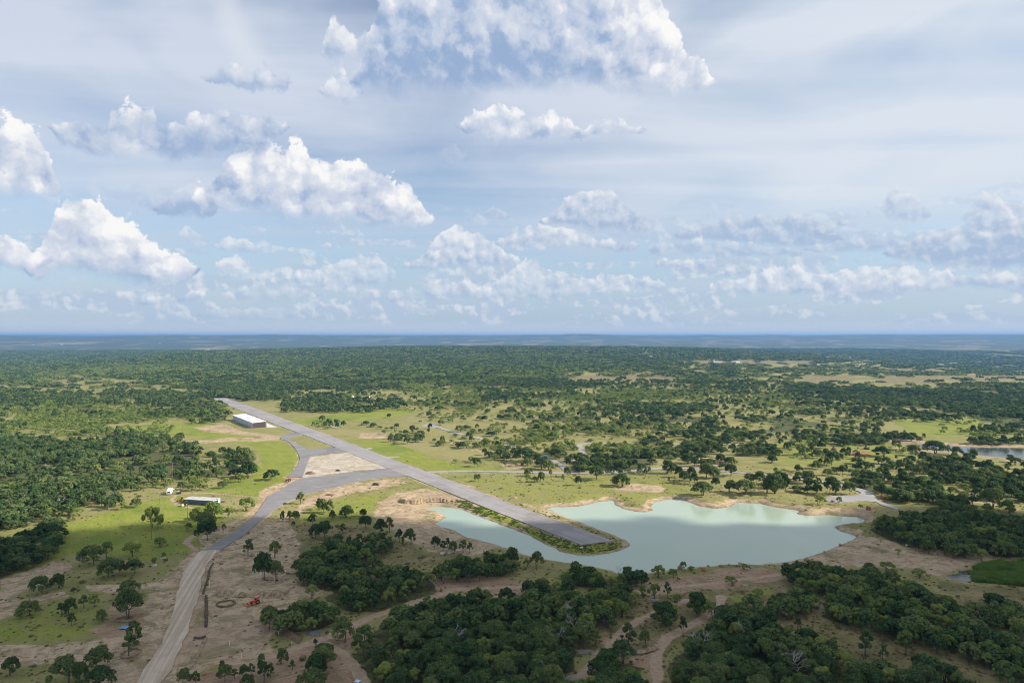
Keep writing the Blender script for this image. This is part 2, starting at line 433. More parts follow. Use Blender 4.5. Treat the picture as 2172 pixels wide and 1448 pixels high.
def height_base(x, y):
    """without the water bodies"""
    x, y = np.asarray(x, float), np.asarray(y, float)
    r = np.hypot(x, y)
    px = np.clip(CX + FPX * x / np.maximum(y, 1.0), -500, 2700)
    h = (fbm(x / 190, y / 190, 2, 3) - 0.5) * 1.6 * sstep(120, 260, r)
    crest = 100 - 4200 * (np.interp(px, CREST_X, CREST_Y) - 714) / FPX - 7
    far = 100 + 15000 * (714 - np.interp(px, FAR_X, FAR_Y)) / FPX
    up = sstep(1000, 4200, r)
    roll = (fbm(x / 800, y / 800, 3, 21) - 0.5) * 26 * sstep(1000, 2200, r)
    h = h * (1 - up) + crest * up + roll * (1 - sstep(2800, 4200, r) * .75)
    down = sstep(4300, 6200, r)
    h = h * (1 - down) + (-22 + roll * .6) * down
    big = (fbm(x / 2600, y / 1500, 3, 33) - 0.5) * 110 * sstep(6000, 9000, r)
    rise = sstep(8500, 15000, r)
    h = h + big * (1 - rise)
    far = far + (fbm(x / 1500, y / 2500, 3, 37) - .5) * 110
    h = h * (1 - rise) + far * rise
    return h

def water_carve(x, y, h):
    near = (y > 200) & (y < 640)
    if np.any(near):
        i = np.nonzero(near)
        xx, yy = x[i], y[i]
        hh = h[i]
        for poly, wz, bank in ((LAKE, WATER_Z, 7.0), (PONDF, -1.2, 9.0), (PONDR, -1.2, 6.0)):
            xs = [p[0] for p in poly]; ys = [p[1] for p in poly]
            b = (xx > min(xs) - 30) & (xx < max(xs) + 30) & (yy > min(ys) - 30) & (yy < max(ys) + 30)
            if not np.any(b):
                continue
            j = np.nonzero(b)[0]
            d = sdist(xx[j], yy[j], poly) + (fbm(xx[j] / 5, yy[j] / 5, 3, 9) - .5) * 2.0
            bk = bank * (0.55 + 0.9 * vnoise(xx[j] / 25, yy[j] / 25, 5))
            k = np.clip(d / bk, 0, 1)
            prof = wz + (hh[j] - wz) * (k ** 0.75)
            hh[j] = np.where(d < 0, wz - 1.5 * sstep(0, 8, -d) - .05, np.minimum(prof, hh[j] + 0 * d))
        h[i] = hh
    return h

def height(x, y):
    x, y = np.atleast_1d(np.asarray(x, float)), np.atleast_1d(np.asarray(y, float))
    return water_carve(x, y, height_base(x, y).copy())

# ------------------------------------------------------------------ roads, as outlines in the place
RUNWAY_PX = [(444,844.6),(482,844.3),(1300,1145),(1233,1153)]
LOOP_PX = [(652,921),(634,919),(622,916),(606,922),(596,928),(595,932),(604,934),(614,939),(624,949),(631,959),(636,972),(633,984),(627,994),(615,1006),(608,1013),
           (641,1013),(646,1000),(651,985),(656,972),(660,966),(656,958),(644,948),(628,940),(616,934),(612,930),(622,925)]
LINK_PX = [(640,957),(652,954),(680,952),(706,949),(733,953.5),(744,958),(700,962),(670,966),(650,969),(640,966)]
APRON_PX = [(827,991.5),(836,993),(872,1008.5),(820,1012),(784,1016),(750,1023),(714,1032.7),(680,1040),(644,1049),(620,1060),(603,1067.5),(580,1082),(567,1093),(545,1110),
            (521,1131.6),(492,1150),(464,1168.5),(428,1169.5),(450,1156),(477,1139),(515.6,1113.5),(535,1098),(552,1078),(569.6,1052),(584,1045),(600.5,1037),(613,1028),(628,1019),(650,1013),(690,1010),(740,1002)]
GRAVEL_PX = [(466,1167),(450,1183),(437,1201),(430,1222),(425,1245),(417,1273),(410,1299),(402,1325),(394,1348),(385,1373),(374,1397),(360,1420),(344,1445),(322,1480),(300,1520),
             (240,1520),(268,1480),(291,1448),(309,1420),(327,1394.5),(341,1366),(353,1338),(363,1305),(371,1273),(378,1248),(386,1222),(394,1202),(404,1187),(416,1177),(427,1168)]
CULDESAC_PX = [(1749,1057),(1766,1052),(1820,1050),(1827,1045),(1818,1040),(1843,1038),(1852,1048),(1862,1061),(1880,1068),(1908,1078),(1902,1081),(1870,1071),(1858,1064.5),(1835,1063),(1812,1063.5),(1775,1067),(1754,1063)]
PAD_PX = [(652,968.5),(690,965),(724,960.5),(747,959),(785,974),(826,991),(780,996),(714,1004),(665,1012),(650,1013.5),(641,1012),(646,1000)]
ROADC = {   # centre lines: (points, half width in metres)
 'east': ([(902,1001),(930,999.5),(1000,998),(1060,998.6),(1130,1000.5),(1189,1001.8),(1240,1002.5),(1305,999.7),(1356,996.6),(1395,992),(1447,991.4),(1498,994),(1550,1000.5),(1620,1006),(1676,1013),(1746,1021),(1790,1029),(1830,1041)], 3.1),
 'north': ([(900,902),(925,905),(961,916.7),(1010,927),(1060,940),(1093,949),(1145,962),(1171,974.7),(1196,990),(1210,1001)], 2.9),
 'spur': ([(1189,979),(1215,972),(1240,961),(1225,943),(1240,938.6),(1274,938.6),(1318,940),(1395,941),(1500,941),(1560,940.6),(1630,945)], 2.6),
}
RUNWAY, LOOP, LINK, APRON, GRAVEL, CULD, PAD = [wpoly(p) for p in (RUNWAY_PX, LOOP_PX, LINK_PX, APRON_PX, GRAVEL_PX, CULDESAC_PX, PAD_PX)]
ROADW = {k: (wpoly(p), w) for k, (p, w) in ROADC.items()}
HARD = [RUNWAY, LOOP, LINK, APRON, GRAVEL, CULD]

# ------------------------------------------------------------------ what grows where (rows are distances, columns bearings)
MAP_ROWS = [
 (735, "#" * 36), (750, "#" * 36), (760, "#" * 36),
 (768, "########################tttttoo#####"),
 (776, "###%mm%#################%#%oo%o%#%%%"),
 (784, "##%mmm%%################%#%%%%%tt%%%"),
 (792, "#%%%%%##############%%%###%o%%%%%%%%"),
 (799, "#%o%################tttt##%%ttottttt"),
 (803, "#%oo################tttt##%%tttttttt"),
 (808, "#%ooo###%#%##m%m####%oo%#%%%ttottoto"),
 (818, "%oooo%########m%m%###%%%%%%o%o%o%###"),
 (828, "#ooo%%oo##%%%%mmm%mm%mmmm%%%########"),
 (840, "#o%o%#####%#%,,mm#%%mmmm,,,m%#######"),
 (852, "#m%%o###..##%%,m%,m,%%%,,o,,%o%#####"),
 (864, "mmmmmo##..##%o,,mo%,m%###oo,,o%oo###"),
 (877, "mmmmm###.......,,o,,oo%%oo,o%oo%#%##"),
 (888, "mmmmm%%#.......,oo%##o%##o##%#%oo%##"),
 (900, "mmmm,,.....o.oooom%mmmmm%%%##%%o.o%#"),
 (912, "%mmm,,....,..oo.omm%mm,,o%%#%%%..o%%"),
 (923, "%,,%#%.......oo.o.mm,,,o%m%%#%##oo%%"),
 (936, "###%%%o......oooomm,%,o%m%%o%%#oo%##"),
 (949, "#####%#........oomm%mmm%#%#oo..oo..."),
 (962, "#######%#.......o%%#%%###%#%o%o....."),
 (977, "#######%#.......o.%o###o##.o%oo%%#oo"),
 (990, "#######%%..........o###oo%.%%oo%##%o"),
 (1003, "########%,..................o%%oo%#%"),
 (1016, "#####%,,...................#oo#%%###"),
 (1034, "####%,mm....................o.###%##"),
 (1049, "####,.,......................oo##%%#"),
 (1065, "###%,............................#.o"),
 (1085, "##%..............................#%o"),
 (1105, "#%..............................##%%"),
 (1125, "." * 36), (1448, "." * 36)]
for _y, _s in MAP_ROWS:
    assert len(_s) == 36, (_y, len(_s))
_OAK = {'#': .66, '%': .22, 'o': .10, 'm': .05, ',': .02, '.': 0, 't': .04}
_MES = {'#': .24, '%': .24, 'o': .07, 'm': .78, ',': .26, '.': 0, 't': .01}
_TAN = {'t': 1.0}
_my = np.array([r[0] for r in MAP_ROWS], float)
_mo = np.array([[_OAK[c] for c in r[1]] for r in MAP_ROWS])
_mm = np.array([[_MES[c] for c in r[1]] for r in MAP_ROWS])
_mt = np.array([[_TAN.get(c, 0.0) for c in r[1]] for r in MAP_ROWS])
def maplook(px, py, grid):
    px, py = np.asarray(px, float), np.asarray(py, float)
    fi = np.clip(np.interp(py, _my, np.arange(len(_my))), 0, len(_my) - 1.001)
    ci = np.clip(px / 60.33 - .5, 0, 34.999)
    i, j = fi.astype(int), ci.astype(int)
    a, b = fi - i, ci - j
    a, b = sstep(.2, .8, a), sstep(.2, .8, b)
    return (grid[i, j] * (1 - a) + grid[i + 1, j] * a) * (1 - b) + (grid[i, j + 1] * (1 - a) + grid[i + 1, j + 1] * a) * b

# woods close by: outline of the crowns, share of pale mesquite, name
WOODS = [
 ([(640,1170),(700,1147),(790,1138),(832,1152),(805,1178),(780,1205),(725,1238),(660,1232),(632,1212)], .12, 'the thicket between the bare slope and the lake inlet'),
 ([(695,1228),(760,1215),(850,1200),(930,1225),(955,1243),(900,1260),(830,1278),(760,1282),(705,1260)], .22, 'the long thicket above the dirt track'),
 ([(905,1205),(960,1190),(1000,1182),(1080,1170),(1105,1185),(1090,1205),(1000,1215),(930,1218)], .35, 'the strip of bushes along the near lake shore'),
 ([(552,1312),(600,1295),(640,1278),(690,1265),(733,1298),(690,1315),(650,1322),(600,1325)], .25, 'the small thicket beside the dug pit'),
 ([(632,1445),(660,1395),(695,1368),(718,1385),(712,1410),(680,1440),(650,1455)], .1, 'the bush clump by the lower dirt track'),
 ([(760,1372),(800,1338),(860,1290),(960,1255),(1050,1262),(1110,1243),(1180,1228),(1262,1258),(1290,1300),(1286,1330),(1240,1372),(1205,1412),(1160,1448),(1150,1500),(760,1500),(800,1430),(790,1395)], .16, 'the dark wood at the bottom centre'),
 ([(1250,1246),(1300,1230),(1345,1228),(1378,1243),(1362,1270),(1312,1300),(1270,1288)], .35, 'the copse between the dark wood and the pink clearing'),
 ([(1180,1210),(1240,1200),(1300,1218),(1420,1222),(1450,1215),(1430,1228),(1330,1232),(1230,1230)], .5, 'the shoreline bushes below the main lake'),
 ([(1375,1290),(1400,1272),(1440,1275),(1446,1300),(1425,1322),(1385,1318)], .1, 'the clump between the two dirt tracks'),
 ([(1456,1270),(1475,1252),(1500,1258),(1498,1280),(1475,1293)], .45, 'the bushy pair above the right dirt track'),
 ([(1310,1370),(1330,1330),(1352,1335),(1350,1365),(1325,1385)], .1, 'the bush row beside the left dirt track'),
 ([(1200,1448),(1240,1415),(1290,1395),(1350,1385),(1365,1410),(1355,1448),(1370,1500),(1180,1500)], .2, 'the trees at the bottom edge between the tracks'),
 ([(1425,1448),(1432,1400),(1460,1372),(1495,1340),(1528,1295),(1580,1275),(1620,1283),(1640,1320),(1700,1332),(1750,1362),(1800,1392),(1835,1405),(1900,1390),(1940,1400),(1990,1405),(2060,1440),(2080,1500),(1420,1500)], .14, 'the dark wood at the bottom right'),
 ([(1636,1268),(1680,1255),(1722,1262),(1725,1288),(1640,1293)], .15, 'the oval copse on the dry slope'),
 ([(1650,1205),(1720,1200),(1800,1203),(1880,1218),(1960,1242),(2030,1277),(2050,1305),(2100,1352),(2180,1372),(2190,1440),(2140,1435),(2060,1388),(1980,1358),(1900,1340),(1830,1328),(1770,1308),(1757,1272),(1740,1245),(1690,1228)], .38, 'the long green belt crossing the right slope'),
 ([(2062,1272),(2120,1264),(2150,1282),(2180,1297),(2180,1320),(2110,1313),(2080,1303)], .1, 'the dark copse at the right edge'),
 ([(2110,1345),(2150,1335),(2190,1340),(2190,1370),(2130,1362)], .2, 'the bushes at the right edge'),
 ([(1845,1108),(1900,1092),(1960,1082),(2040,1078),(2100,1092),(2190,1112),(2190,1168),(2100,1172),(2000,1168),(1930,1148),(1880,1125)], .25, 'the wooded knoll right of the lake'),
 ([(0,1150),(60,1130),(130,1100),(140,1128),(125,1150),(90,1180),(60,1195),(-40,1225),(-40,1160)], .06, 'the dark wood at the left edge'),
 ([(2210,1240),(2420,1230),(2700,1290),(2900,1400),(2800,1500),(2500,1480),(2330,1400),(2230,1330)], .3, 'the woods past the right edge'),
 ([(2200,1095),(2500,1080),(2800,1100),(2700,1180),(2400,1200),(2220,1165)], .25, 'the far woods past the right edge'),
 ([(-60,1180),(-300,1150),(-620,1200),(-560,1330),(-330,1380),(-160,1300)], .1, 'the woods past the left edge'),
 ([(2240,1400),(2400,1440),(2600,1520),(2300,1560),(2200,1480)], .3, 'the low woods past the right edge'),
]
# cover of the open ground, in the order it is laid: (kind, outline, softness in px, strength)
COVER = [
 ('lush', [(245,906),(330,897),(440,893),(500,912),(600,932),(628,957),(632,975),(620,1000),(590,1032),(558,1052),(480,1047),(430,1038),(470,1020),(545,1000),(552,975),(530,945),(480,938),(400,924),(300,922),(250,918)], 8, .85),
 ('lush', [(606,890),(700,880),(800,868),(862,866),(884,873),(830,885),(720,895),(650,902)], 5, 1.0),
 ('lush', [(735,930),(800,933),(850,943),(900,962),(960,983),(1050,990),(1062,996),(905,996),(850,980),(770,945)], 6, .8),
 ('lush', [(950,1004),(1100,1005),(1250,1008),(1400,1010),(1480,1030),(1500,1050),(1380,1055),(1250,1060),(1180,1070),(1100,1062),(1000,1030)], 8, .45),
 ('lush', [(130,1115),(270,1070),(380,1045),(470,1075),(480,1108),(425,1142),(380,1172),(300,1185),(200,1170),(110,1190),(30,1225),(0,1235),(0,1225),(100,1180)], 14, .75),
 ('lush', [(0,1265),(60,1280),(140,1262),(215,1270),(225,1300),(205,1340),(120,1362),(0,1370)], 14, .5),
 ('lush', [(0,1330),(45,1322),(55,1340),(0,1358)], 8, 1.0),
 ('lush', [(645,1075),(720,1055),(800,1050),(850,1040),(860,1060),(800,1078),(760,1110),(690,1110),(640,1105)], 12, .55),
 ('lush', [(1000,1085),(1070,1112),(1165,1155),(1230,1175),(1300,1168),(1330,1158),(1325,1146),(1300,1148),(1240,1156),(1180,1135),(1090,1098),(1010,1068)], 3, 1.0),
 ('lush', [(1165,1084),(1300,1142),(1320,1146),(1240,1112),(1180,1082)], 3, .5),
 ('lush', [(1740,1100),(1850,1095),(1850,1112),(1800,1125)], 8, .4),
 ('lush', [(1780,1185),(1830,1160),(1880,1158),(1850,1180),(1830,1192)], 5, .8),
 ('lush', [(1540,1262),(1620,1250),(1640,1262),(1560,1275)], 6, .6),
 ('lush', [(1640,930),(1760,930),(1960,940),(1990,960),(1800,990),(1650,990)], 20, .5),
 ('lush', [(1890,880),(2080,885),(2100,925),(1960,930),(1900,900)], 14, .6),
 ('soil', [(470,1163),(560,1108),(600,1092),(640,1110),(645,1180),(625,1235),(690,1248),(660,1280),(600,1330),(560,1390),(460,1402),(400,1448),(340,1448),(380,1370),(410,1300),(430,1220)], 16, .85),
 ('soil', [(405,1158),(425,1150),(430,1170),(402,1200),(378,1260),(352,1350),(296,1448),(180,1448),(200,1400),(0,1420),(0,1372),(100,1368),(200,1352),(245,1318),(262,1290),(300,1262),(350,1225),(380,1190)], 14, .8),
 ('soil', [(0,1228),(60,1210),(110,1188),(155,1203),(110,1226),(60,1250),(20,1262),(0,1262)], 7, 1.0),
 ('soil', [(0,1266),(60,1263),(140,1250),(148,1257),(80,1275),(30,1300),(0,1312)], 6, .9),
 ('soil', [(190,1240),(270,1234),(350,1226),(350,1236),(270,1250),(200,1250)], 6, .7),
 ('soil', [(90,1195),(130,1190),(160,1200),(130,1206)], 5, .8),
 ('soil', [(0,1366),(120,1368),(215,1356),(300,1335),(360,1310),(355,1340),(280,1368),(200,1385),(0,1395)], 7, .9),
 ('soil', [(795,1062),(850,1048),(890,1072),(911,1082),(947,1097),(920,1112),(965,1125),(990,1140),(1060,1162),(1000,1176),(905,1162),(830,1122),(790,1100)], 12, .9),
 ('soil', [(590,1095),(650,1058),(720,1034),(800,1017),(868,1008),(862,1024),(780,1044),(700,1058),(640,1083),(600,1112)], 7, .75),
 ('soil', [(840,1045),(900,1035),(960,1045),(1010,1062),(1000,1080),(940,1070),(890,1072),(850,1060)], 8, .7),
 ('soil', [(930,1010),(1010,1042),(1140,1090),(1240,1130),(1250,1122),(1120,1072),(1000,1030)], 4, .55),
 ('soil', [(626,1003),(612,1020),(592,1040),(567,1065),(547,1085),(522,1110),(500,1122),(430,1156),(412,1160),(426,1140),(500,1104),(540,1068),(556,1048),(588,1018),(600,1006)], 5, .9),
 ('soil', [(590,1010),(640,1000),(715,1004),(680,1014),(640,1018),(600,1024)], 5, .9),
 ('soil', [(1300,1033),(1350,1024),(1418,1031),(1400,1040),(1330,1040)], 5, .75),
 ('soil', [(1058,975),(1108,985),(1100,996),(1058,996)], 5, .8),
 ('soil', [(1472,969),(1540,972),(1546,990),(1472,988)], 4, .85),
 ('soil', [(405,905),(470,898),(520,912),(600,926),(596,932),(500,922),(430,914)], 5, .65),
 ('soil', [(380,936),(480,928),(595,928),(595,933),(480,936),(390,942)], 3, .7),
 ('soil', [(760,917),(815,916),(815,928),(770,930)], 5, .8),
 ('soil', [(905,925),(985,930),(1060,960),(1020,968),(960,945)], 8, .45),
 ('soil', [(1620,1090),(1700,1075),(1860,1072),(1850,1092),(1760,1095),(1700,1092)], 8, .7),
 ('soil', [(1780,1150),(1850,1134),(1912,1150),(1990,1165),(2172,1180),(2172,1192),(2030,1200),(1985,1216),(1900,1202),(1830,1200),(1740,1198),(1715,1186)], 9, .8),
 ('soil', [(1870,1020),(1960,1040),(2080,1068),(2172,1085),(2172,1078),(2080,1058),(1960,1030)], 5, .5),
 ('soil', [(300,1080),(330,1062),(480,1050),(530,1052),(470,1060)], 6, .25),
 ('soil', [(1890,945),(1990,952),(2172,975),(2172,985),(2000,962),(1890,952)], 5, .5),
 ('soil', [(1895,928),(1990,936),(2172,944),(2172,950),(1990,943),(1895,937)], 4, .7),
 ('clay', [(922,1222),(960,1210),(1040,1216),(1110,1224),(1185,1234),(1110,1262),(1050,1268),(990,1254),(930,1262)], 7, .85),
 ('clay', [(1330,1242),(1460,1222),(1560,1203),(1640,1208),(1668,1228),(1560,1247),(1450,1264),(1350,1258)], 8, .8),
 ('clay', [(360,1448),(440,1415),(560,1392),(660,1352),(740,1335),(770,1330),(760,1380),(800,1448)], 9, .85),
 ('clay', [(240,1275),(290,1262),(305,1290),(300,1330),(250,1345),(210,1345),(190,1335),(225,1310)], 7, .6),
 ('clay', [(800,955),(850,948),(860,955)], 3, .0),
 ('clay', [(1800,955),(1845,955),(1850,965),(1815,968)], 3, .9),
 ('clay', [(1340,1395),(1400,1370),(1420,1345),(1440,1335),(1400,1400),(1385,1420),(1340,1420),(1290,1430),(1280,1415)], 8, .6),
 ('clay', [(470,1240),(500,1230),(545,1250),(620,1250),(610,1285),(560,1300),(480,1285)], 10, .3),
 ('dry', [(1250,1280),(1300,1265),(1450,1262),(1560,1245),(1660,1228),(1750,1248),(1770,1310),(1840,1335),(1990,1362),(2172,1440),(2172,1448),(2060,1440),(1840,1410),(1720,1340),(1640,1320),(1560,1275),(1480,1340),(1420,1400),(1300,1400),(1240,1360)], 14, .9),
 ('dry', [(1960,1225),(2060,1235),(2172,1245),(2172,1330),(2060,1300),(1990,1250)], 12, .8),
 ('dry', [(560,1120),(660,1110),(760,1110),(830,1130),(900,1165),(1000,1180),(900,1205),(640,1250),(560,1230)], 18, .7),
 ('lush', [(2045,1205),(2110,1192),(2190,1190),(2190,1245),(2110,1235),(2062,1230)], 5, 1.0),
]
TRACKS = [  # wheel tracks and dirt roads: centre line, half width in m, strength
 ([(520,1412),(540,1401),(591,1387),(643,1366),(720,1340),(759,1320),(798,1302),(849,1284),(890,1270),(932,1258),(963,1247)], 2.3, 1.0),
 ([(640,1366),(690,1362),(730,1385),(760,1420),(780,1460)], 2.4, .7),
 ([(1225,1440),(1258,1405),(1299,1358),(1332,1325),(1371,1303),(1415,1285),(1459,1268)], 2.2, 1.0),
 ([(1397,1500),(1396,1448),(1393,1402),(1394,1378),(1415,1348),(1449,1331),(1490,1309),(1528,1278),(1530,1262)], 2.4, 1.0),
 ([(963,1247),(1040,1242),(1110,1240)], 2.2, .8),
 ([(1340,1252),(1450,1240),(1560,1228),(1660,1214)], 2.2, .6),
 ([(415,1165),(395,1150),(405,1140),(420,1132)], 2.0, .9),
 ([(532,1053),(490,1050),(440,1046),(400,1046),(375,1050),(365,1060),(380,1072),(420,1080)], 1.6, .8),
 ([(440,1046),(500,1035),(545,1020),(565,1003),(550,985),(545,965)], 1.2, .45),
 ([(500,912),(560,922),(596,930)], 2.0, .7),
 ([(640,1250),(660,1262),(700,1255)], 2.0, .5),
]
# ------------------------------------------------------------------ building helpers
def tag(o, label=None, cat=None, group=None, kind=None):
    if label: o['label'] = label
    if cat: o['category'] = cat
    if group: o['group'] = group
    if kind: o['kind'] = kind
    return o

def np_mesh(name, verts, faces, mats=(), smooth=False, attrs=(), fmat=None):
    """verts (n,3), faces (m,k) of one size k"""
    me = bpy.data.meshes.new(name)
    verts = np.asarray(verts, np.float32); faces = np.asarray(faces, np.int32)
    m, k = faces.shape
    me.vertices.add(len(verts)); me.vertices.foreach_set('co', verts.ravel())
    me.loops.add(m * k); me.loops.foreach_set('vertex_index', faces.ravel())
    me.polygons.add(m)
    me.polygons.foreach_set('loop_start', np.arange(0, m * k, k, dtype=np.int32))
    try:
        me.polygons.foreach_set('loop_total', np.full(m, k, np.int32))
    except Exception:
        pass
    for mt in mats:
        me.materials.append(mt)
    if fmat is not None:
        me.polygons.foreach_set('material_index', np.asarray(fmat, np.int32))
    me.polygons.foreach_set('use_smooth', np.full(m, smooth, bool))
    for nm, typ, dat in attrs:
        a = me.attributes.new(nm, typ, 'POINT')
        a.data.foreach_set('color' if typ == 'FLOAT_COLOR' else 'value' if typ in ('FLOAT', 'INT') else 'vector', np.ascontiguousarray(dat).ravel())
    me.update(calc_edges=True)
    return me

def add(name, me, parent=None, loc=(0, 0, 0), rz=0.0):
    o = bpy.data.objects.new(name, me)
    o.location = loc
    o.rotation_euler = (0, 0, rz)
    if parent is not None:
        o.parent = parent
    C.objects.link(o)
    return o

def mat_new(name):
    m = bpy.data.materials.new(name)
    m.use_nodes = True
    m.node_tree.nodes.clear()
    return m, NT(m.node_tree)

def mat_out(N, col, rough=0.9, spec=0.2, bump=None, bstr=0.3, bdist=0.1, metal=0.0):
    p = N.n('ShaderNodeBsdfPrincipled')
    for k, v in (('Base Color', col), ('Roughness', rough), ('Specular IOR Level', spec), ('Metallic', metal)):
        if isinstance(v, bpy.types.NodeSocket):
            N.link(v, p.inputs[k])
        else:
            p.inputs[k].default_value = (*v, 1) if k == 'Base Color' and len(v) == 3 else v
    if bump is not None:
        b = N.n('ShaderNodeBump', {'Strength': bstr, 'Distance': bdist, 'Height': bump})
        N.link(b.outputs[0], p.inputs['Normal'])
    N.n('ShaderNodeOutputMaterial', [p.outputs[0]])
    return p

def simple(name, col, rough=.6, spec=.3, metal=0., var=.12, scale=1.5, bump=0.0):
    """a paint or cloth with a little dirt in it"""
    m, N = mat_new(name)
    tc = N.n('ShaderNodeTexCoord').outputs['Object']
    n = N.noise(tc, scale, 5, .6)
    k = N.lin(n, .3, .7, 1 - var, 1 + var)
    c = N.n('ShaderNodeVectorMath', [(*col,), None], operation='SCALE')
    N.link(k, c.inputs['Scale'])
    mat_out(N, c.outputs[0], rough, spec, n if bump else None, bump, .05, metal)
    return m

# ------------------------------------------------------------------ ground sheet
NF, NB = 600, 60
th = np.concatenate([np.linspace(R(-50), R(50), NF), np.linspace(R(50), R(310), NB + 2)[1:-1]])
rr = np.concatenate([[25, 60, 100, 135, 160], np.exp(np.arange(math.log(175), math.log(26000), 0.0046)), [26500, 32000]])
TT, RR = np.meshgrid(th, rr)
GX, GY = RR * np.sin(TT), RR * np.cos(TT)
GZ = height(GX, GY)
gx, gy = GX.ravel(), GY.ravel()
front = (gy > 120) & (np.abs(gx) < gy * 1.3)
px = np.full(gx.shape, -9999.0); py = np.full(gx.shape, 5000.0)
gh = GZ.ravel()
a_, b_ = proj(gx[front], gy[front], gh[front])
px[front], py[front] = a_, b_
# ragged borders
wob = 1.0
jx = (fbm(gx / 9, gy / 9, 4, 41) - .5); jy = (fbm(gx / 9, gy / 9, 4, 52) - .5)
jX = (fbm(gx / 40, gy / 40, 3, 61) - .5); jY = (fbm(gx / 40, gy / 40, 3, 72) - .5)
pxl = FPX / np.maximum(RR.ravel(), 100.0)          # picture units per metre, to keep raggedness in metres
wx = px + (jx * 7 + jX * 14) * pxl
wy = py + ((jy * 7 + jY * 14) * pxl) * np.clip(100 / np.maximum(RR.ravel(), 60), 0, 1)
def zero(): return np.zeros(gx.shape)
chan = {k: zero() for k in ('soil', 'lush', 'clay', 'wood', 'chalk', 'dry', 'track', 'wet')}
def lay(kind, poly, soft, strength):
    xs = [p[0] for p in poly]; ys = [p[1] for p in poly]
    b = np.nonzero((wx > min(xs) - 2 * soft) & (wx < max(xs) + 2 * soft) & (wy > min(ys) - 2 * soft) & (wy < max(ys) + 2 * soft))[0]
    if len(b) == 0: return
    yk = 2.2       # a step in depth counts for more than its size in the picture
    d = sdist(wx[b], wy[b] * yk, [(p[0], p[1] * yk) for p in poly])
    w = strength * sstep(soft, -soft, d)
    for k in chan:
        if k == kind: chan[k][b] = np.maximum(chan[k][b] * (1 - w) + 0, w) if k != 'x' else w
        elif k in ('soil', 'lush', 'clay', 'dry') and kind in ('soil', 'lush', 'clay'):
            chan[k][b] *= 1 - w
for c in COVER:
    lay(*c)
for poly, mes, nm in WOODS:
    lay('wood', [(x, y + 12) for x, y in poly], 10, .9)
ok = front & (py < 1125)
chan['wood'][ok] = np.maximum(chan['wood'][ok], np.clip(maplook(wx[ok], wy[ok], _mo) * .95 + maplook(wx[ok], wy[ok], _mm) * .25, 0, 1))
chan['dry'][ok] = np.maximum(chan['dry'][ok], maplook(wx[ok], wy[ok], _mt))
# far country: woods with pale fields and clearings
rad = RR.ravel()
farw = sstep(3000, 5200, rad)
f1 = fbm(gx / 210, gy / 360, 4, 81)
fieldm = sstep(.585, .64, f1) * farw
big2 = sstep(.52, .66, fbm(gx / 2600, gy / 3600, 2, 91))
chan['wood'] = np.maximum(chan['wood'] * (1 - fieldm), farw * (1 - fieldm * (.35 + .65 * big2)))
chan['dry'] = np.maximum(chan['dry'], fieldm * (.6 + .4 * big2)); chan['chalk'] = np.maximum(chan['chalk'], fieldm * sstep(.5, .8, vnoise(gx / 250, gy / 300, 95)) * .35)
for cx, cy, rx, ry, k in ((150, 728, 60, 2.2, .9), (70, 731, 30, 1.6, .6), (440, 739.5, 40, 2.4, .9), (420, 724, 60, 1.6, .6), (520, 721, 60, 1.2, .5), (780, 743.5, 26, 1.8, .8), (826, 742.5, 22, 2.2, 1.), (1010, 729.5, 50, 1.4, .8), (800, 718.6, 70, 1.1, .5), (1560, 722, 60, 1.2, .4), (1740, 720, 40, 1.0, .3), (1900, 745, 40, 1.8, .5), (1300, 753, 60, 2.2, .6), (1380, 747, 40, 1.6, .5),
                          (1915, 743, 30, 1.5, .6), (2100, 710.8, 50, 1.2, .4), (1780, 754.5, 60, 1.0, .8), (1820, 785, 55, 1.5, .8), (1560, 768, 140, 2.4, .9), (912, 742, 8, 2, 1.), (1225, 797, 25, 2, .9), (1330, 799, 80, 5, .85), (1640, 806, 30, 2.0, .5), (1900, 788, 40, 1.6, 1.)):
    w = sstep(1.3, .6, np.hypot((wx - cx) / rx, (wy - cy) / ry)) * k
    chan['wood'] *= 1 - w; chan['dry'] = np.maximum(chan['dry'], w)
    if cy < 748: chan['chalk'] = np.maximum(chan['chalk'], w * .45)
w = sstep(1.3, .6, np.hypot((wx - 826) / 22, (wy - 742.5) / 1.6)); chan['clay'] = np.maximum(chan['clay'], w * .8)
w = sstep(1.3, .6, np.hypot((wx - 1380) / 45, (wy - 793) / 2.4)); chan['clay'] = np.maximum(chan['clay'], w * .8)
# shores, pads and tracks lie in the place itself
nearm = np.nonzero(front & (rad < 1300))[0]
nx, ny = gx[nearm], gy[nearm]
ns = fbm(nx / 6, ny / 6, 4, 101)
def near_of(poly, reach):
    xs = [p[0] for p in poly]; ys = [p[1] for p in poly]
    b = np.nonzero((nx > min(xs) - reach) & (nx < max(xs) + reach) & (ny > min(ys) - reach) & (ny < max(ys) + reach))[0]
    return b
for poly, sm in ((LAKE, 1.0), (PONDF, .9), (PONDR, .5)):
    b = near_of(poly, 30)
    d = sdist(nx[b], ny[b], poly) + (ns[b] - .5) * 7
    bank = sstep(6.5, 3.0, d) * sm
    i = nearm[b]
    pen = chan['lush'][i] > .5
    bank = np.where(pen, sstep(2.2, .8, d), bank)
    chan['soil'][i] = np.maximum(chan['soil'][i], bank); chan['lush'][i] *= 1 - bank
    chan['wet'][i] = np.maximum(chan['wet'][i], sstep(1.6, .1, sdist(nx[b], ny[b], poly)))
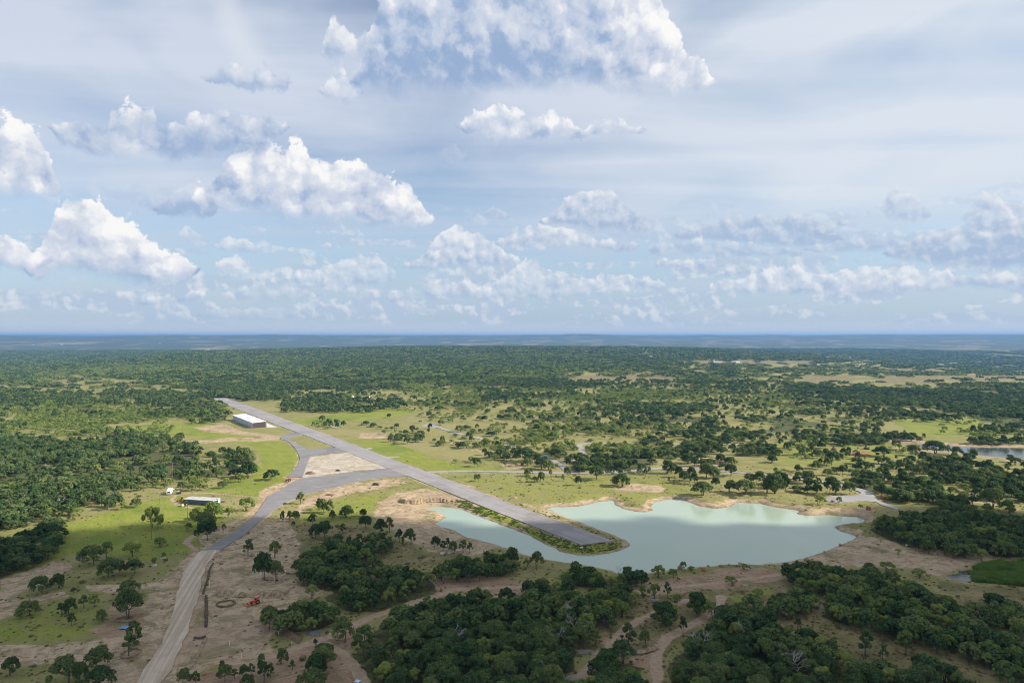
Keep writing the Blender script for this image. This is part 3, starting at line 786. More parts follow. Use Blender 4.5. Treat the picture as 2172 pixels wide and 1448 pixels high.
for poly, ex in ((RUNWAY, 2.5), (APRON, 2.5), (LOOP, 2.0), (LINK, 1.5), (GRAVEL, 4.0), (CULD, 2.0)):
    b = near_of(poly, 20)
    d = sdist(nx[b], ny[b], poly) + (ns[b] - .5) * 5
    w = sstep(ex, ex - 2.2, d) * .75
    i = nearm[b]
    chan['soil'][i] = np.maximum(chan['soil'][i], w); chan['lush'][i] *= 1 - w; chan['wood'][i] *= 1 - w
for k, (pts, hw) in ROADW.items():
    d = segdist(nx, ny, pts) + (ns - .5) * 4
    w = sstep(hw + 2.5, hw + .5, d) * .6
    chan['soil'][nearm] = np.maximum(chan['soil'][nearm], w); chan['wood'][nearm] *= 1 - w
b = near_of(PAD, 20); d = sdist(nx[b], ny[b], PAD) + (ns[b] - .5) * 7
i = nearm[b]; w = sstep(1.5, -1.5, d); chan['chalk'][i] = w; chan['soil'][i] *= 1 - w; chan['lush'][i] *= 1 - w
TRK = []
for pts, hw, st in TRACKS:
    p = wpoly(pts)
    TRK.append((p, hw))
    xs = [q[0] for q in p]; ys = [q[1] for q in p]
    b = np.nonzero((nx > min(xs) - 12) & (nx < max(xs) + 12) & (ny > min(ys) - 12) & (ny < max(ys) + 12))[0]
    hw *= .68
    d = segdist(nx[b], ny[b], p) + (ns[b] - .5) * 1.6
    i = nearm[b]
    w = sstep(hw + .6, hw - .4, d) * st
    chan['track'][i] = np.maximum(chan['track'][i], w); chan['wood'][i] *= 1 - w; chan['lush'][i] *= 1 - w
    chan['clay'][i] = np.maximum(chan['clay'][i], sstep(hw + 4, hw, d) * st * .5)
# small unevenness, never above the smooth ground (roads lie on that)
mic = fbm(gx / 3.2, gy / 3.2, 3, 111) * .35 + fbm(gx / 14, gy / 14, 2, 121) * .5
rough_ = np.clip(.35 + chan['wood'] + chan['soil'] * .5 + chan['dry'] * .7 + chan['clay'] * .5 - chan['chalk'], .15, 1.3)
fz = GZ.ravel() - mic * rough_ * sstep(140, 190, rad) * sstep(2500, 900, rad) * np.where(gh < -1.0, .4, 1)
nr, nc = GX.shape
idx = np.arange(nr * nc).reshape(nr, nc)
i0 = idx[:-1]; i1 = idx[1:]
F = np.stack([i0, np.roll(i0, -1, 1), np.roll(i1, -1, 1), i1], -1).reshape(-1, 4)[:, ::-1]
V = np.stack([gx, gy, fz], -1)
V = np.vstack([V, [[0, 0, float(height_base(0.0, 1.0))]]])
c0 = len(V) - 1
cap = np.stack([np.full(nc, c0), np.roll(idx[0], -1), idx[0], np.full(nc, c0)], -1)
def pad1(a): return np.append(a, 0.0)
covA = np.stack([pad1(chan[k]) for k in ('soil', 'lush', 'clay', 'wood')], -1)
covB = np.stack([pad1(chan[k]) for k in ('chalk', 'dry', 'track', 'wet')], -1)

gm, N = mat_new('ground_cover')
geo = N.n('ShaderNodeNewGeometry').outputs['Position']
flat = N.n('ShaderNodeMapping', {'Vector': geo, 'Scale': (1, 1, 0)}).outputs[0]
nA = N.noise(flat, .55, 6, .65)          # metres
nB = N.noise(flat, .085, 6, .6)          # tens of metres
nC = N.noise(flat, .016, 5, .55)
nF = N.noise(flat, 2.4, 4, .7)
nD = N.noise(flat, .23, 7, .72, .8)
nE = N.noise(flat, .06, 8, .74, .6)
rut = N.n('ShaderNodeMapping', {'Vector': flat, 'Rotation': (0, 0, R(-62)), 'Scale': (.9, 30, 1)}, vector_type='TEXTURE').outputs[0]
nR = N.noise(rut, 1.0, 3, .6, 1.2)
strk = N.n('ShaderNodeMapping', {'Vector': flat, 'Rotation': (0, 0, R(30)), 'Scale': (1.6, 26, 1)}, vector_type='TEXTURE').outputs[0]
nS = N.noise(strk, 1.0, 5, .6, .4)
A = N.n('ShaderNodeSeparateColor', [N.n('ShaderNodeAttribute', attribute_name='coverA').outputs['Color']]).outputs
aA = N.n('ShaderNodeAttribute', attribute_name='coverA').outputs['Alpha']
B = N.n('ShaderNodeSeparateColor', [N.n('ShaderNodeAttribute', attribute_name='coverB').outputs['Color']]).outputs
aB = N.n('ShaderNodeAttribute', attribute_name='coverB').outputs['Alpha']
def patch(w, lo=.35, hi=.65, fine=.5, broad=.45):
    """ragged patches: the share w of the ground, broken by noise"""
    v = N.m('ADD', w, N.m('ADD', N.m('MULTIPLY', N.m('SUBTRACT', nA, .5), fine * 1.6), N.m('MULTIPLY', N.m('SUBTRACT', nB, .5), broad * 1.8)))
    return N.ss(v, lo, hi)
grass = N.mix(N.ss(nB, .34, .66), (.165, .170, .048), (.250, .225, .085))
grass = N.mix(N.ss(nC, .38, .64), grass, N.mix(N.ss(nA, .3, .7), (.215, .200, .066), (.310, .265, .120)))
grass = N.mix(N.m('MULTIPLY', N.ss(nS, .52, .70), .45), grass, (.26, .225, .11))
weeds = N.m('MULTIPLY', N.ss(nA, .55, .68), .7)
grass = N.mix(weeds, grass, (.055, .082, .026))
grass = N.mix(N.m('MULTIPLY', N.ss(nD, .56, .68), .6), grass, (.075, .105, .030))
grass = N.mix(N.m('MULTIPLY', N.ss(nD, .46, .36), .5), grass, (.29, .235, .13))
lush = N.mix(N.ss(nB, .3, .7), (.160, .205, .026), (.230, .245, .042))
lush = N.mix(N.m('MULTIPLY', N.ss(nS, .50, .66), .5), lush, (.30, .270, .060))
lush = N.mix(N.m('MULTIPLY', N.ss(nA, .54, .66), .65), lush, (.060, .115, .024))
lush = N.mix(N.m('MULTIPLY', N.ss(nD, .50, .62), .65), lush, (.23, .20, .075))
lush = N.mix(N.m('MULTIPLY', N.ss(nC, .5, .64), .6), lush, (.115, .165, .028))
dry = N.mix(N.ss(nB, .32, .68), (.165, .135, .062), (.270, .215, .105))
dry = N.mix(N.m('MULTIPLY', N.ss(nE, .48, .60), .6), dry, (.13, .135, .045))
dry = N.mix(N.m('MULTIPLY', N.ss(nA, .5, .66), .65), dry, (.085, .092, .034))
soil = N.mix(N.ss(nB, .3, .7), (.38, .27, .165), (.49, .375, .25))
soil = N.mix(N.m('MULTIPLY', N.ss(nS, .5, .66), .5), soil, (.50, .405, .285))
soil = N.mix(N.m('MULTIPLY', N.ss(nF, .56, .70), .5), soil, (.22, .16, .10))
soil = N.mix(N.m('MULTIPLY', N.ss(nA, .56, .66), .6), soil, (.135, .115, .06))
soil = N.mix(N.m('MULTIPLY', N.ss(nD, .48, .58), .75), soil, (.215, .165, .090))
soil = N.mix(N.m('MULTIPLY', N.ss(nE, .53, .62), .75), soil, (.15, .145, .055))
soil = N.mix(N.m('MULTIPLY', N.ss(nR, .56, .64), .55), soil, (.21, .145, .09))
soil = N.mix(N.m('MULTIPLY', N.ss(nC, .5, .68), .45), soil, (.34, .235, .165))
clay = N.mix(N.ss(nB, .3, .7), (.31, .20, .125), (.38, .265, .18))
clay = N.mix(N.m('MULTIPLY', N.ss(nE, .50, .60), .75), clay, (.175, .145, .07))
clay = N.mix(N.m('MULTIPLY', N.ss(nR, .54, .64), .55), clay, (.20, .115, .07))
clay = N.mix(N.m('MULTIPLY', N.ss(nA, .52, .66), .7), clay, (.165, .125, .075))
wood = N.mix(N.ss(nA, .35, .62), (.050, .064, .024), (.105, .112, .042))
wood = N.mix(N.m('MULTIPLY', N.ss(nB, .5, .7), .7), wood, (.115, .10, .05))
chalk = N.mix(N.ss(nB, .35, .65), (.38, .33, .26), (.49, .44, .37))
chalk = N.mix(N.m('MULTIPLY', N.ss(nD, .46, .60), .8), chalk, (.33, .255, .16))
chalk = N.mix(N.m('MULTIPLY', N.ss(nS, .55, .7), .6), chalk, (.27, .24, .12))
track = N.mix(N.ss(nA, .3, .7), (.31, .215, .14), (.43, .325, .225))
track = N.mix(N.m('MULTIPLY', N.ss(nF, .5, .7), .35), track, (.25, .175, .115))
col = grass
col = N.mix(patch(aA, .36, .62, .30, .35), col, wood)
dryw = patch(B[1], .36, .62, .4, .5)
col = N.mix(dryw, col, dry)
col = N.mix(patch(A[1], .34, .62), col, lush)
col = N.mix(patch(A[0], .38, .58), col, soil)
col = N.mix(patch(A[2], .38, .58), col, clay)
col = N.mix(patch(B[0], .36, .56, .5, .3), col, chalk)
col = N.mix(N.ss(N.m('ADD', B[2], N.m('MULTIPLY', N.m('SUBTRACT', nA, .5), .7)), .3, .6), col, track)
col = N.mix(N.m('MULTIPLY', aB, .55), col, (.12, .095, .06))
hgt = N.m('ADD', N.m('MULTIPLY', nA, .6), N.m('MULTIPLY', nF, .22))
mat_out(N, col, .95, .12, hgt, .8, .55)
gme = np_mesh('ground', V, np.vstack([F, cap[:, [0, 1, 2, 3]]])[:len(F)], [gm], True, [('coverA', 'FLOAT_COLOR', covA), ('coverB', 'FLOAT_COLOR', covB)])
ground = add('ground', gme)
tag(ground, kind='structure')

# ------------------------------------------------------------------ paved and gravel surfaces
def triangulate(poly, z, name, mat, step=6.0, kind='structure', edge=0.0, skirt=.5):
    """a sheet over the outline, cut fine enough to follow the ground, with its edges going down into it"""
    bm = bmesh.new()
    pts = []
    n = len(poly)
    for i in range(n):
        x0, y0 = poly[i]; x1, y1 = poly[(i + 1) % n]
        L = math.hypot(x1 - x0, y1 - y0); k = max(1, int(L / step))
        for j in range(k):
            t = j / k
            wv_ = (float(vnoise((x0 + (x1 - x0) * t) / 3.1, (y0 + (y1 - y0) * t) / 3.1, 77)) - .5) * edge
            nx_, ny_ = (y1 - y0) / max(L, 1e-6), -(x1 - x0) / max(L, 1e-6)
            pts.append((x0 + (x1 - x0) * t + nx_ * wv_, y0 + (y1 - y0) * t + ny_ * wv_))
    vs = [bm.verts.new((x, y, 0)) for x, y in pts]
    f = bm.faces.new(vs)
    xs = [p[0] for p in pts]; ys = [p[1] for p in pts]
    for ax, lo, hi in ((0, min(xs), max(xs)), (1, min(ys), max(ys))):
        c = lo + 12
        while c < hi:
            co = (c, 0, 0) if ax == 0 else (0, c, 0)
            no = (1, 0, 0) if ax == 0 else (0, 1, 0)
            bmesh.ops.bisect_plane(bm, geom=bm.verts[:] + bm.edges[:] + bm.faces[:], plane_co=co, plane_no=no)
            c += 12
    bmesh.ops.triangulate(bm, faces=bm.faces[:])
    bm.normal_update()
    if sum(f.normal.z for f in bm.faces) < 0:
        bmesh.ops.reverse_faces(bm, faces=bm.faces[:])
    hz = height_base(np.array([v.co.x for v in bm.verts]), np.array([v.co.y for v in bm.verts]))
    for v, h in zip(bm.verts, hz):
        v.co.z = float(h) + z
    if skirt:
        e = [e for e in bm.edges if e.is_boundary]
        r = bmesh.ops.extrude_edge_only(bm, edges=e)
        for g in r['geom']:
            if isinstance(g, bmesh.types.BMVert):
                g.co.z -= skirt
    me = bpy.data.meshes.new(name)
    bm.to_mesh(me); bm.free()
    me.materials.append(mat)
    return tag(add(name, me), kind=kind)

def strip(name, pts, hw, z, mat, step=4.0):
    P = np.array(pts)
    # round the corners (Chaikin)
    for _ in range(3):
        Q = np.empty((2 * len(P), 2)); Q[0::2] = P; Q[1::2] = P
        a, b = P[:-1], P[1:]
        Q = np.concatenate([P[:1], np.stack([a * .75 + b * .25, a * .25 + b * .75], 1).reshape(-1, 2), P[-1:]])
        P = Q
    d = np.gradient(P, axis=0); d /= np.maximum(np.linalg.norm(d, axis=1, keepdims=True), 1e-6)
    nrm = np.stack([d[:, 1], -d[:, 0]], -1)
    w = hw * (1 + .12 * (vnoise(P[:, 0] / 7, P[:, 1] / 7, 5) - .5))[:, None]
    L, Rr = P - nrm * w, P + nrm * w
    rows = [np.c_[L, height_base(L[:, 0], L[:, 1]) + z - .5], np.c_[L, height_base(L[:, 0], L[:, 1]) + z], np.c_[Rr, height_base(Rr[:, 0], Rr[:, 1]) + z], np.c_[Rr, height_base(Rr[:, 0], Rr[:, 1]) + z - .5]]
    n = len(P); V = np.concatenate(rows)
    F = []
    for k in range(3):
        for i in range(n - 1):
            F.append((k * n + i, k * n + i + 1, (k + 1) * n + i + 1, (k + 1) * n + i))
    return tag(add(name, np_mesh(name, V, F, [mat])), kind='structure')

def asphalt(name, lo, hi, ang=33.0, tint=(1, 1, 1)):
    m, N = mat_new(name)
    geo = N.n('ShaderNodeNewGeometry').outputs['Position']
    flat = N.n('ShaderNodeMapping', {'Vector': geo, 'Scale': (1, 1, 0)}).outputs[0]
    st = N.n('ShaderNodeMapping', {'Vector': flat, 'Rotation': (0, 0, R(ang)), 'Scale': (1.6, 60, 1)}, vector_type='TEXTURE').outputs[0]
    n1 = N.noise(st, 1.0, 5, .6); n2 = N.noise(flat, .12, 5, .6); n3 = N.noise(flat, 1.6, 4, .6)
    f = N.m('ADD', N.m('MULTIPLY', N.ss(n1, .3, .7), .5), N.m('ADD', N.m('MULTIPLY', N.ss(n2, .3, .7), .3), N.m('MULTIPLY', n3, .2)))
    c = N.mix(f, tuple(lo * t for t in tint), tuple(hi * t for t in tint))
    n4 = N.noise(flat, .022, 5, .6, .5)
    c = N.mix(N.m('MULTIPLY', N.ss(n4, .50, .62), .45), c, tuple(lo * .8 * t for t in tint))
    c = N.mix(N.m('MULTIPLY', N.ss(n2, .60, .70), .5), c, (.40, .35, .29))
    c = N.mix(N.m('MULTIPLY', N.ss(N.noise(st, 2.2, 3, .6), .62, .72), .4), c, (.10, .095, .09))
    crack = N.n('ShaderNodeTexVoronoi', {'Vector': flat, 'Scale': .09}, feature='DISTANCE_TO_EDGE').outputs['Distance']
    c = N.mix(N.m('MULTIPLY', N.m('SUBTRACT', 1.0, N.ss(crack, .0, .010)), .15), c, (.08, .075, .07))
    mat_out(N, c, .9, .2, n3, .3, .04)
    return m
M_run = asphalt('runway_asphalt', .22, .35, 33.7, (1.0, .93, .90))
M_tax = asphalt('taxiway_asphalt', .165, .265, -70.0, (1.0, .945, .93))
M_road = asphalt('road_asphalt', .24, .35, 10.0, (1.0, .95, .9))
gv, N = mat_new('gravel')
geo = N.n('ShaderNodeNewGeometry').outputs['Position']
flat = N.n('ShaderNodeMapping', {'Vector': geo, 'Scale': (1, 1, 0)}).outputs[0]
stg = N.n('ShaderNodeMapping', {'Vector': flat, 'Rotation': (0, 0, R(14)), 'Scale': (1.1, 60, 1)}, vector_type='TEXTURE').outputs[0]
g1, g2, g3 = N.noise(stg, 1.0, 4, .6, .3), N.noise(flat, .2, 5, .6), N.noise(flat, 3.0, 3, .7)
c = N.mix(N.ss(g1, .32, .68), (.38, .295, .21), (.56, .465, .36))
c = N.mix(N.m('MULTIPLY', N.ss(g2, .4, .7), .4), c, (.36, .285, .205))
c = N.mix(N.m('MULTIPLY', N.ss(g3, .55, .75), .35), c, (.22, .175, .135))
mat_out(N, c, .95, .1, g3, .6, .06)

triangulate(RUNWAY, .10, 'runway', M_run)
triangulate(APRON, .085, 'apron', M_tax, edge=.8)
triangulate(LOOP, .07, 'taxiway_loop', M_tax, edge=.5)
triangulate(LINK, .078, 'taxiway_link', M_tax, edge=.4)
triangulate(GRAVEL, .09, 'gravel_road', gv, step=4.0, edge=1.5)
triangulate(CULD, .07, 'road_end', M_road, edge=.5)
strip('east_road', *ROADW['east'], .075, M_road)
strip('north_road', *ROADW['north'], .068, M_road)
strip('spur_road', *ROADW['spur'], .062, M_road)
triangulate(wpoly([(893,904),(905,899.5),(925,900),(930,905),(915,908)]), .064, 'road_circle', M_road)
for px_ in ([(701,904),(724,902),(728,904),(705,907)], [(768,952.5),(786,949),(790,951),(772,955.5)], [(818,968.5),(846,966.5),(849,968),(824,971)]):
    triangulate(wpoly(px_), .06, 'paved_stub', M_road)

# ------------------------------------------------------------------ water
def water_mat(name, deep, shallow, rough, refl=.5):
    m, N = mat_new(name)
    geo = N.n('ShaderNodeNewGeometry').outputs['Position']
    n1 = N.noise(N.n('ShaderNodeMapping', {'Vector': geo, 'Rotation': (0, 0, R(20)), 'Scale': (.5, 1.3, 1)}).outputs[0], .9, 4, .65); n2 = N.noise(geo, .02, 4, .55)
    c = N.mix(N.ss(n2, .3, .7), deep, shallow)
    p = mat_out(N, c, rough, refl, n1, .30, .14)
    p.inputs['IOR'].default_value = 1.33
    return m
M_lake = water_mat('turbid_water', (.315, .390, .300), (.345, .410, .310), .08, .5)
M_pond = water_mat('dark_water', (.05, .065, .05), (.08, .09, .07), .04)
def water(name, poly, z, mat):
    # the sheet reaches a little under its banks
    P = np.array(poly); n = len(P)
    d = np.roll(P, -1, 0) - np.roll(P, 1, 0)
    nrm = np.stack([d[:, 1], -d[:, 0]], -1); nrm /= np.maximum(np.linalg.norm(nrm, axis=1, keepdims=True), 1e-6)
    area = np.sum(P[:, 0] * np.roll(P[:, 1], -1) - np.roll(P[:, 0], -1) * P[:, 1])
    Q = P + nrm * (2.0 if area > 0 else -2.0)
    bm = bmesh.new()
    f = bm.faces.new([bm.verts.new((x, y, z)) for x, y in Q])
    bmesh.ops.triangulate(bm, faces=[f])
    bm.normal_update()
    bmesh.ops.recalc_face_normals(bm, faces=bm.faces[:])
    if sum(f.normal.z for f in bm.faces) < 0:
        bmesh.ops.reverse_faces(bm, faces=bm.faces[:])
    me = bpy.data.meshes.new(name); bm.to_mesh(me); bm.free(); me.materials.append(mat)
    return tag(add(name, me), kind='structure')
water('lake', LAKE, WATER_Z, M_lake)
water('pond', PONDF, -1.2, M_pond)
water('pond', PONDR, -1.2, M_pond)

# ------------------------------------------------------------------ the air
hz_m, N = mat_new('air')
pv = N.n('ShaderNodeVolumePrincipled', {'Color': (.17, .37, .74, 1), 'Density': 7e-5, 'Anisotropy': 0.1})
o_ = N.n('ShaderNodeOutputMaterial')
N.link(pv.outputs[0], o_.inputs['Volume'])
zlo = float(min(fz.min(), -4)) - 1.0
zhi = float(max(fz.max() + 2, CAMZ + 4))
bx = [(-33000, -1500), (33000, -1500), (33000, 33000), (-33000, 33000)]
bx = [(-34000, -33500), (34000, -33500), (34000, 33500), (-34000, 33500)]
V = [(x, y, zlo) for x, y in bx] + [(x, y, zhi) for x, y in bx]
haze = add('haze', np_mesh('haze', V, [(3, 2, 1, 0), (4, 5, 6, 7), (0, 1, 5, 4), (1, 2, 6, 5), (2, 3, 7, 6), (3, 0, 4, 7)], [hz_m]))
tag(haze, kind='stuff')
sc.cycles.volume_bounces = 1
sc.cycles.max_bounces = 6
sc.cycles.diffuse_bounces = 2
sc.cycles.glossy_bounces = 2
sc.cycles.transmission_bounces = 3
sc.cycles.transparent_max_bounces = 8
# ------------------------------------------------------------------ trees
def leaf_mat(name, dark, light, trans=.25):
    m, N = mat_new(name)
    tint = N.n('ShaderNodeAttribute', attribute_name='tint').outputs['Fac']
    rnd = N.n('ShaderNodeObjectInfo').outputs['Random']
    f = N.m('ADD', N.m('MULTIPLY', tint, .55), N.m('MULTIPLY', N.m('POWER', rnd, 1.6), .75), clamp=True)
    c = N.mix(f, dark, light)
    hsv = N.n('ShaderNodeHueSaturation', {'Hue': N.lin(rnd, 0, 1, .512, .480), 'Saturation': N.lin(tint, 0, 1, .85, 1.1), 'Color': c})
    d = N.n('ShaderNodeBsdfDiffuse', {'Color': hsv.outputs[0]})
    t = N.n('ShaderNodeBsdfTranslucent', {'Color': hsv.outputs[0]})
    mx = N.n('ShaderNodeMixShader', [trans, d.outputs[0], t.outputs[0]])
    N.n('ShaderNodeOutputMaterial', [mx.outputs[0]])
    return m
L_oak = leaf_mat('oak_leaves', (.032, .070, .031), (.155, .218, .072))
L_mes = leaf_mat('mesquite_leaves', (.140, .215, .050), (.310, .380, .105), .42)
bk, N = mat_new('bark')
tcb = N.n('ShaderNodeTexCoord').outputs['Object']
nb = N.noise(tcb, 3.0, 5, .6)
mat_out(N, N.mix(nb, (.075, .06, .048), (.19, .165, .14)), .9, .1)
dw, N = mat_new('dead_wood')
nb = N.noise(N.n('ShaderNodeTexCoord').outputs['Object'], 2.0, 5, .6)
mat_out(N, N.mix(nb, (.30, .28, .26), (.50, .47, .44)), .9, .1)

def unit(v):
    return v / np.maximum(np.linalg.norm(v, axis=-1, keepdims=True), 1e-9)

def tubes(segs, sides=5):
    """tapered limbs: list of polylines with radii [(p, r), ...]"""
    V, F = [], []
    for line in segs:
        P = np.array([q[0] for q in line], float); r = [q[1] for q in line]
        n0 = len(V)
        for i in range(len(P)):
            d = unit((P[min(i + 1, len(P) - 1)] - P[max(i - 1, 0)])[None])[0]
            a = np.cross(d, (0.31, 0.95, 0.11)); a /= np.linalg.norm(a); b = np.cross(d, a)
            for k in range(sides):
                t = 2 * math.pi * k / sides
                V.append(P[i] + r[i] * (math.cos(t) * a + math.sin(t) * b))
        for i in range(len(P) - 1):
            for k in range(sides):
                k2 = (k + 1) % sides
                F.append((n0 + i * sides + k, n0 + i * sides + k2, n0 + (i + 1) * sides + k2, n0 + (i + 1) * sides + k))
    return np.array(V), np.array(F)

def crown_geo(rng, lobes, nleaf, size):
    """leaf sprays on the upper shells of the lobes; lobes: (centre, radius)"""
    c = np.array([l[0] for l in lobes]); r = np.array([l[1] for l in lobes])
    w = r ** 2; w /= w.sum()
    k = rng.choice(len(lobes), nleaf, p=w)
    d = unit(rng.normal(size=(nleaf, 3)) * (1, 1, .9) + (0, 0, .35))
    sq = np.array([1, 1, .8])
    rad = r[k] * (rng.uniform(.35, 1, nleaf) ** .45) * rng.uniform(.9, 1.12, nleaf)
    p = c[k] + d * sq * rad[:, None]
    n = unit(d + rng.normal(size=(nleaf, 3)) * .48 + (0, 0, .25))
    t = unit(np.cross(n, rng.normal(size=(nleaf, 3))))
    b = np.cross(n, t)
    s = size * rng.uniform(.6, 1.35, nleaf)[:, None]
    e = rng.uniform(.5, 1.0, nleaf)[:, None]
    V = np.stack([p - t * s, p - b * s * e, p + t * s, p + b * s * e * rng.uniform(.6, 1, nleaf)[:, None]], 1).reshape(-1, 3)
    F = np.arange(nleaf * 4).reshape(-1, 4)
    lt = rng.uniform(0, 1, len(lobes))
    tint = np.clip(.25 + .45 * lt[k] + rng.normal(size=nleaf) * .22, 0, 1)
    return V, F, np.repeat(tint, 4)

def oak_shape(rng, w=8.0, h=6.6, stems=2, nl=16, flat=.5, gap=.0):
    """lobes and limbs of a broad tree, base at the origin"""
    lobes, limbs = [], []
    R0 = w / 2
    zc = h * (1 - flat * .5) - .2
    for i in range(nl):
        a = i * 2.399963 + rng.uniform(-.5, .5)
        q = math.sqrt((i + .6) / nl)
        rr_ = R0 * q * rng.uniform(.66, .92)
        lr = R0 * rng.uniform(.26, .42) * (1.12 - .35 * q)
        z = zc + (h * flat * .46) * (1 - q ** 2 * 1.75) + rng.uniform(-.45, .35) * h * .14
        lobes.append((np.array([rr_ * math.cos(a), rr_ * math.sin(a), min(z, h - lr * .8)]), lr))
    sk = np.array([rng.uniform(-.1, .1) * w, rng.uniform(-.1, .1) * w, 0])
    lobes = [(c + sk, r) for c, r in lobes]
    for s in range(stems):
        a = rng.uniform(0, 6.28)
        b0 = np.array([math.cos(a), math.sin(a), 0]) * (.25 * (stems > 1))
        b1 = b0 * 2.2 + (0, 0, h * .30)
        limbs.append([(b0 + (0, 0, -.3), .03 * h * 1.3), (b0 * 1.3 + (0, 0, h * .12), .026 * h), (b1, .021 * h)])
        for j in rng.choice(len(lobes), min(len(lobes), 5 if stems > 1 else 7), replace=False):
            e = lobes[j][0]
            m_ = b1 * .45 + e * .55 + (0, 0, -.06 * h)
            limbs.append([(b1 - (0, 0, .1), .015 * h), (m_, .010 * h), (e, .003 * h)])
    return lobes, limbs

def oak_model(seed, kind, lod):
    rng = np.random.default_rng(seed)
    if kind == 'oak':
        w, h = rng.uniform(7.0, 9.0), rng.uniform(5.6, 7.2)
        lobes, limbs = oak_shape(rng, w, h, int(rng.integers(1, 4)), int(rng.integers(14, 22)), rng.uniform(.62, .80))
        n, sz = {0: (2600, .27), 1: (700, .50), 2: (170, .95)}[lod]
    elif kind == 'tall':
        w, h = rng.uniform(4.2, 5.4), rng.uniform(6.2, 7.4)
        lobes, limbs = oak_shape(rng, w, h, 1, int(rng.integers(9, 13)), rng.uniform(.72, .85))
        n, sz = {0: (1500, .26), 1: (420, .46), 2: (120, .8)}[lod]
    else:
        w, h = rng.uniform(5.2, 6.6), rng.uniform(3.6, 4.8)
        lobes, limbs = oak_shape(rng, w, h, int(rng.integers(2, 5)), int(rng.integers(9, 14)), rng.uniform(.5, .65))
        lobes = [(c, r * .86) for c, r in lobes]
        n, sz = {0: (1500, .22), 1: (420, .40), 2: (110, .75)}[lod]
    return w, h, crown_geo(rng, lobes, n, sz), tubes(limbs, 5 if lod == 0 else 3)

MODELS = {}     # (kind, lod) -> list of (crown mesh, trunk mesh, whole mesh, w, h)
for kind, lm, nv in (('oak', L_oak, 7), ('tall', L_oak, 4), ('mesquite', L_mes, 6)):
    for lod in (0, 1, 2):
        out = []
        for v in range(nv if lod < 2 else 4):
            w, h, (cV, cF, ct), (tV, tF) = oak_model(100 * (lod + 1) + v * 7 + len(kind), kind, lod)
            cm = tm = None
            if lod == 0:
                cm = np_mesh('crown', cV, cF, [lm], False, [('tint', 'FLOAT', ct)])
                tm = np_mesh('trunk', tV, tF, [bk], True)
            if lod == 2:
                wv_, wf, wt_, wm = cV, cF, ct, None
                whole = np_mesh('tree_model', cV, cF, [lm], False, [('tint', 'FLOAT', ct)])
            else:
                whole = np_mesh('tree_model', np.vstack([cV, tV]), np.vstack([cF, tF + len(cV)]), [lm, bk], False,
                                [('tint', 'FLOAT', np.concatenate([ct, np.zeros(len(tV))]))], np.r_[np.zeros(len(cF)), np.ones(len(tF))])
            out.append((cm, tm, whole, w, h))
        MODELS[kind, lod] = out
# clumps of trees for the far woods
def clump_model(seed, mats, n, span, leaf, nper):
    rng = np.random.default_rng(seed)
    Vs, Fs, Ts, Ms = [], [], [], []
    off = 0
    for i in range(n):
        a, q = i * 2.399963 + rng.uniform(-.4, .4), math.sqrt((i + .5) / n)
        w = rng.uniform(6, 9.5); h = rng.uniform(4.5, 7.5)
        lobes, _ = oak_shape(rng, w, h, 1, 7, .6)
        V, F, t = crown_geo(rng, lobes, nper, leaf)
        V = V + (span / 2 * q * math.cos(a), span / 2 * q * math.sin(a), 0)
        Vs.append(V); Fs.append(F + off); Ts.append(np.clip(t * .6 + rng.uniform(0, .4), 0, 1)); Ms.append(np.full(len(F), int(rng.uniform() < .26)))
        off += len(V)
    return np_mesh('clump_model', np.vstack(Vs), np.vstack(Fs), mats, False, [('tint', 'FLOAT', np.concatenate(Ts))], np.concatenate(Ms))
CLUMPS = [clump_model(900 + i, [L_oak, L_mes], 8, 22, 1.15, 70) for i in range(5)]
CLUMPM = [clump_model(930 + i, [L_mes, L_oak], 8, 20, 1.0, 55) for i in range(3)]
CLUMPF = [clump_model(960 + i, [L_oak, L_mes], 16, 46, 2.2, 30) for i in range(4)]

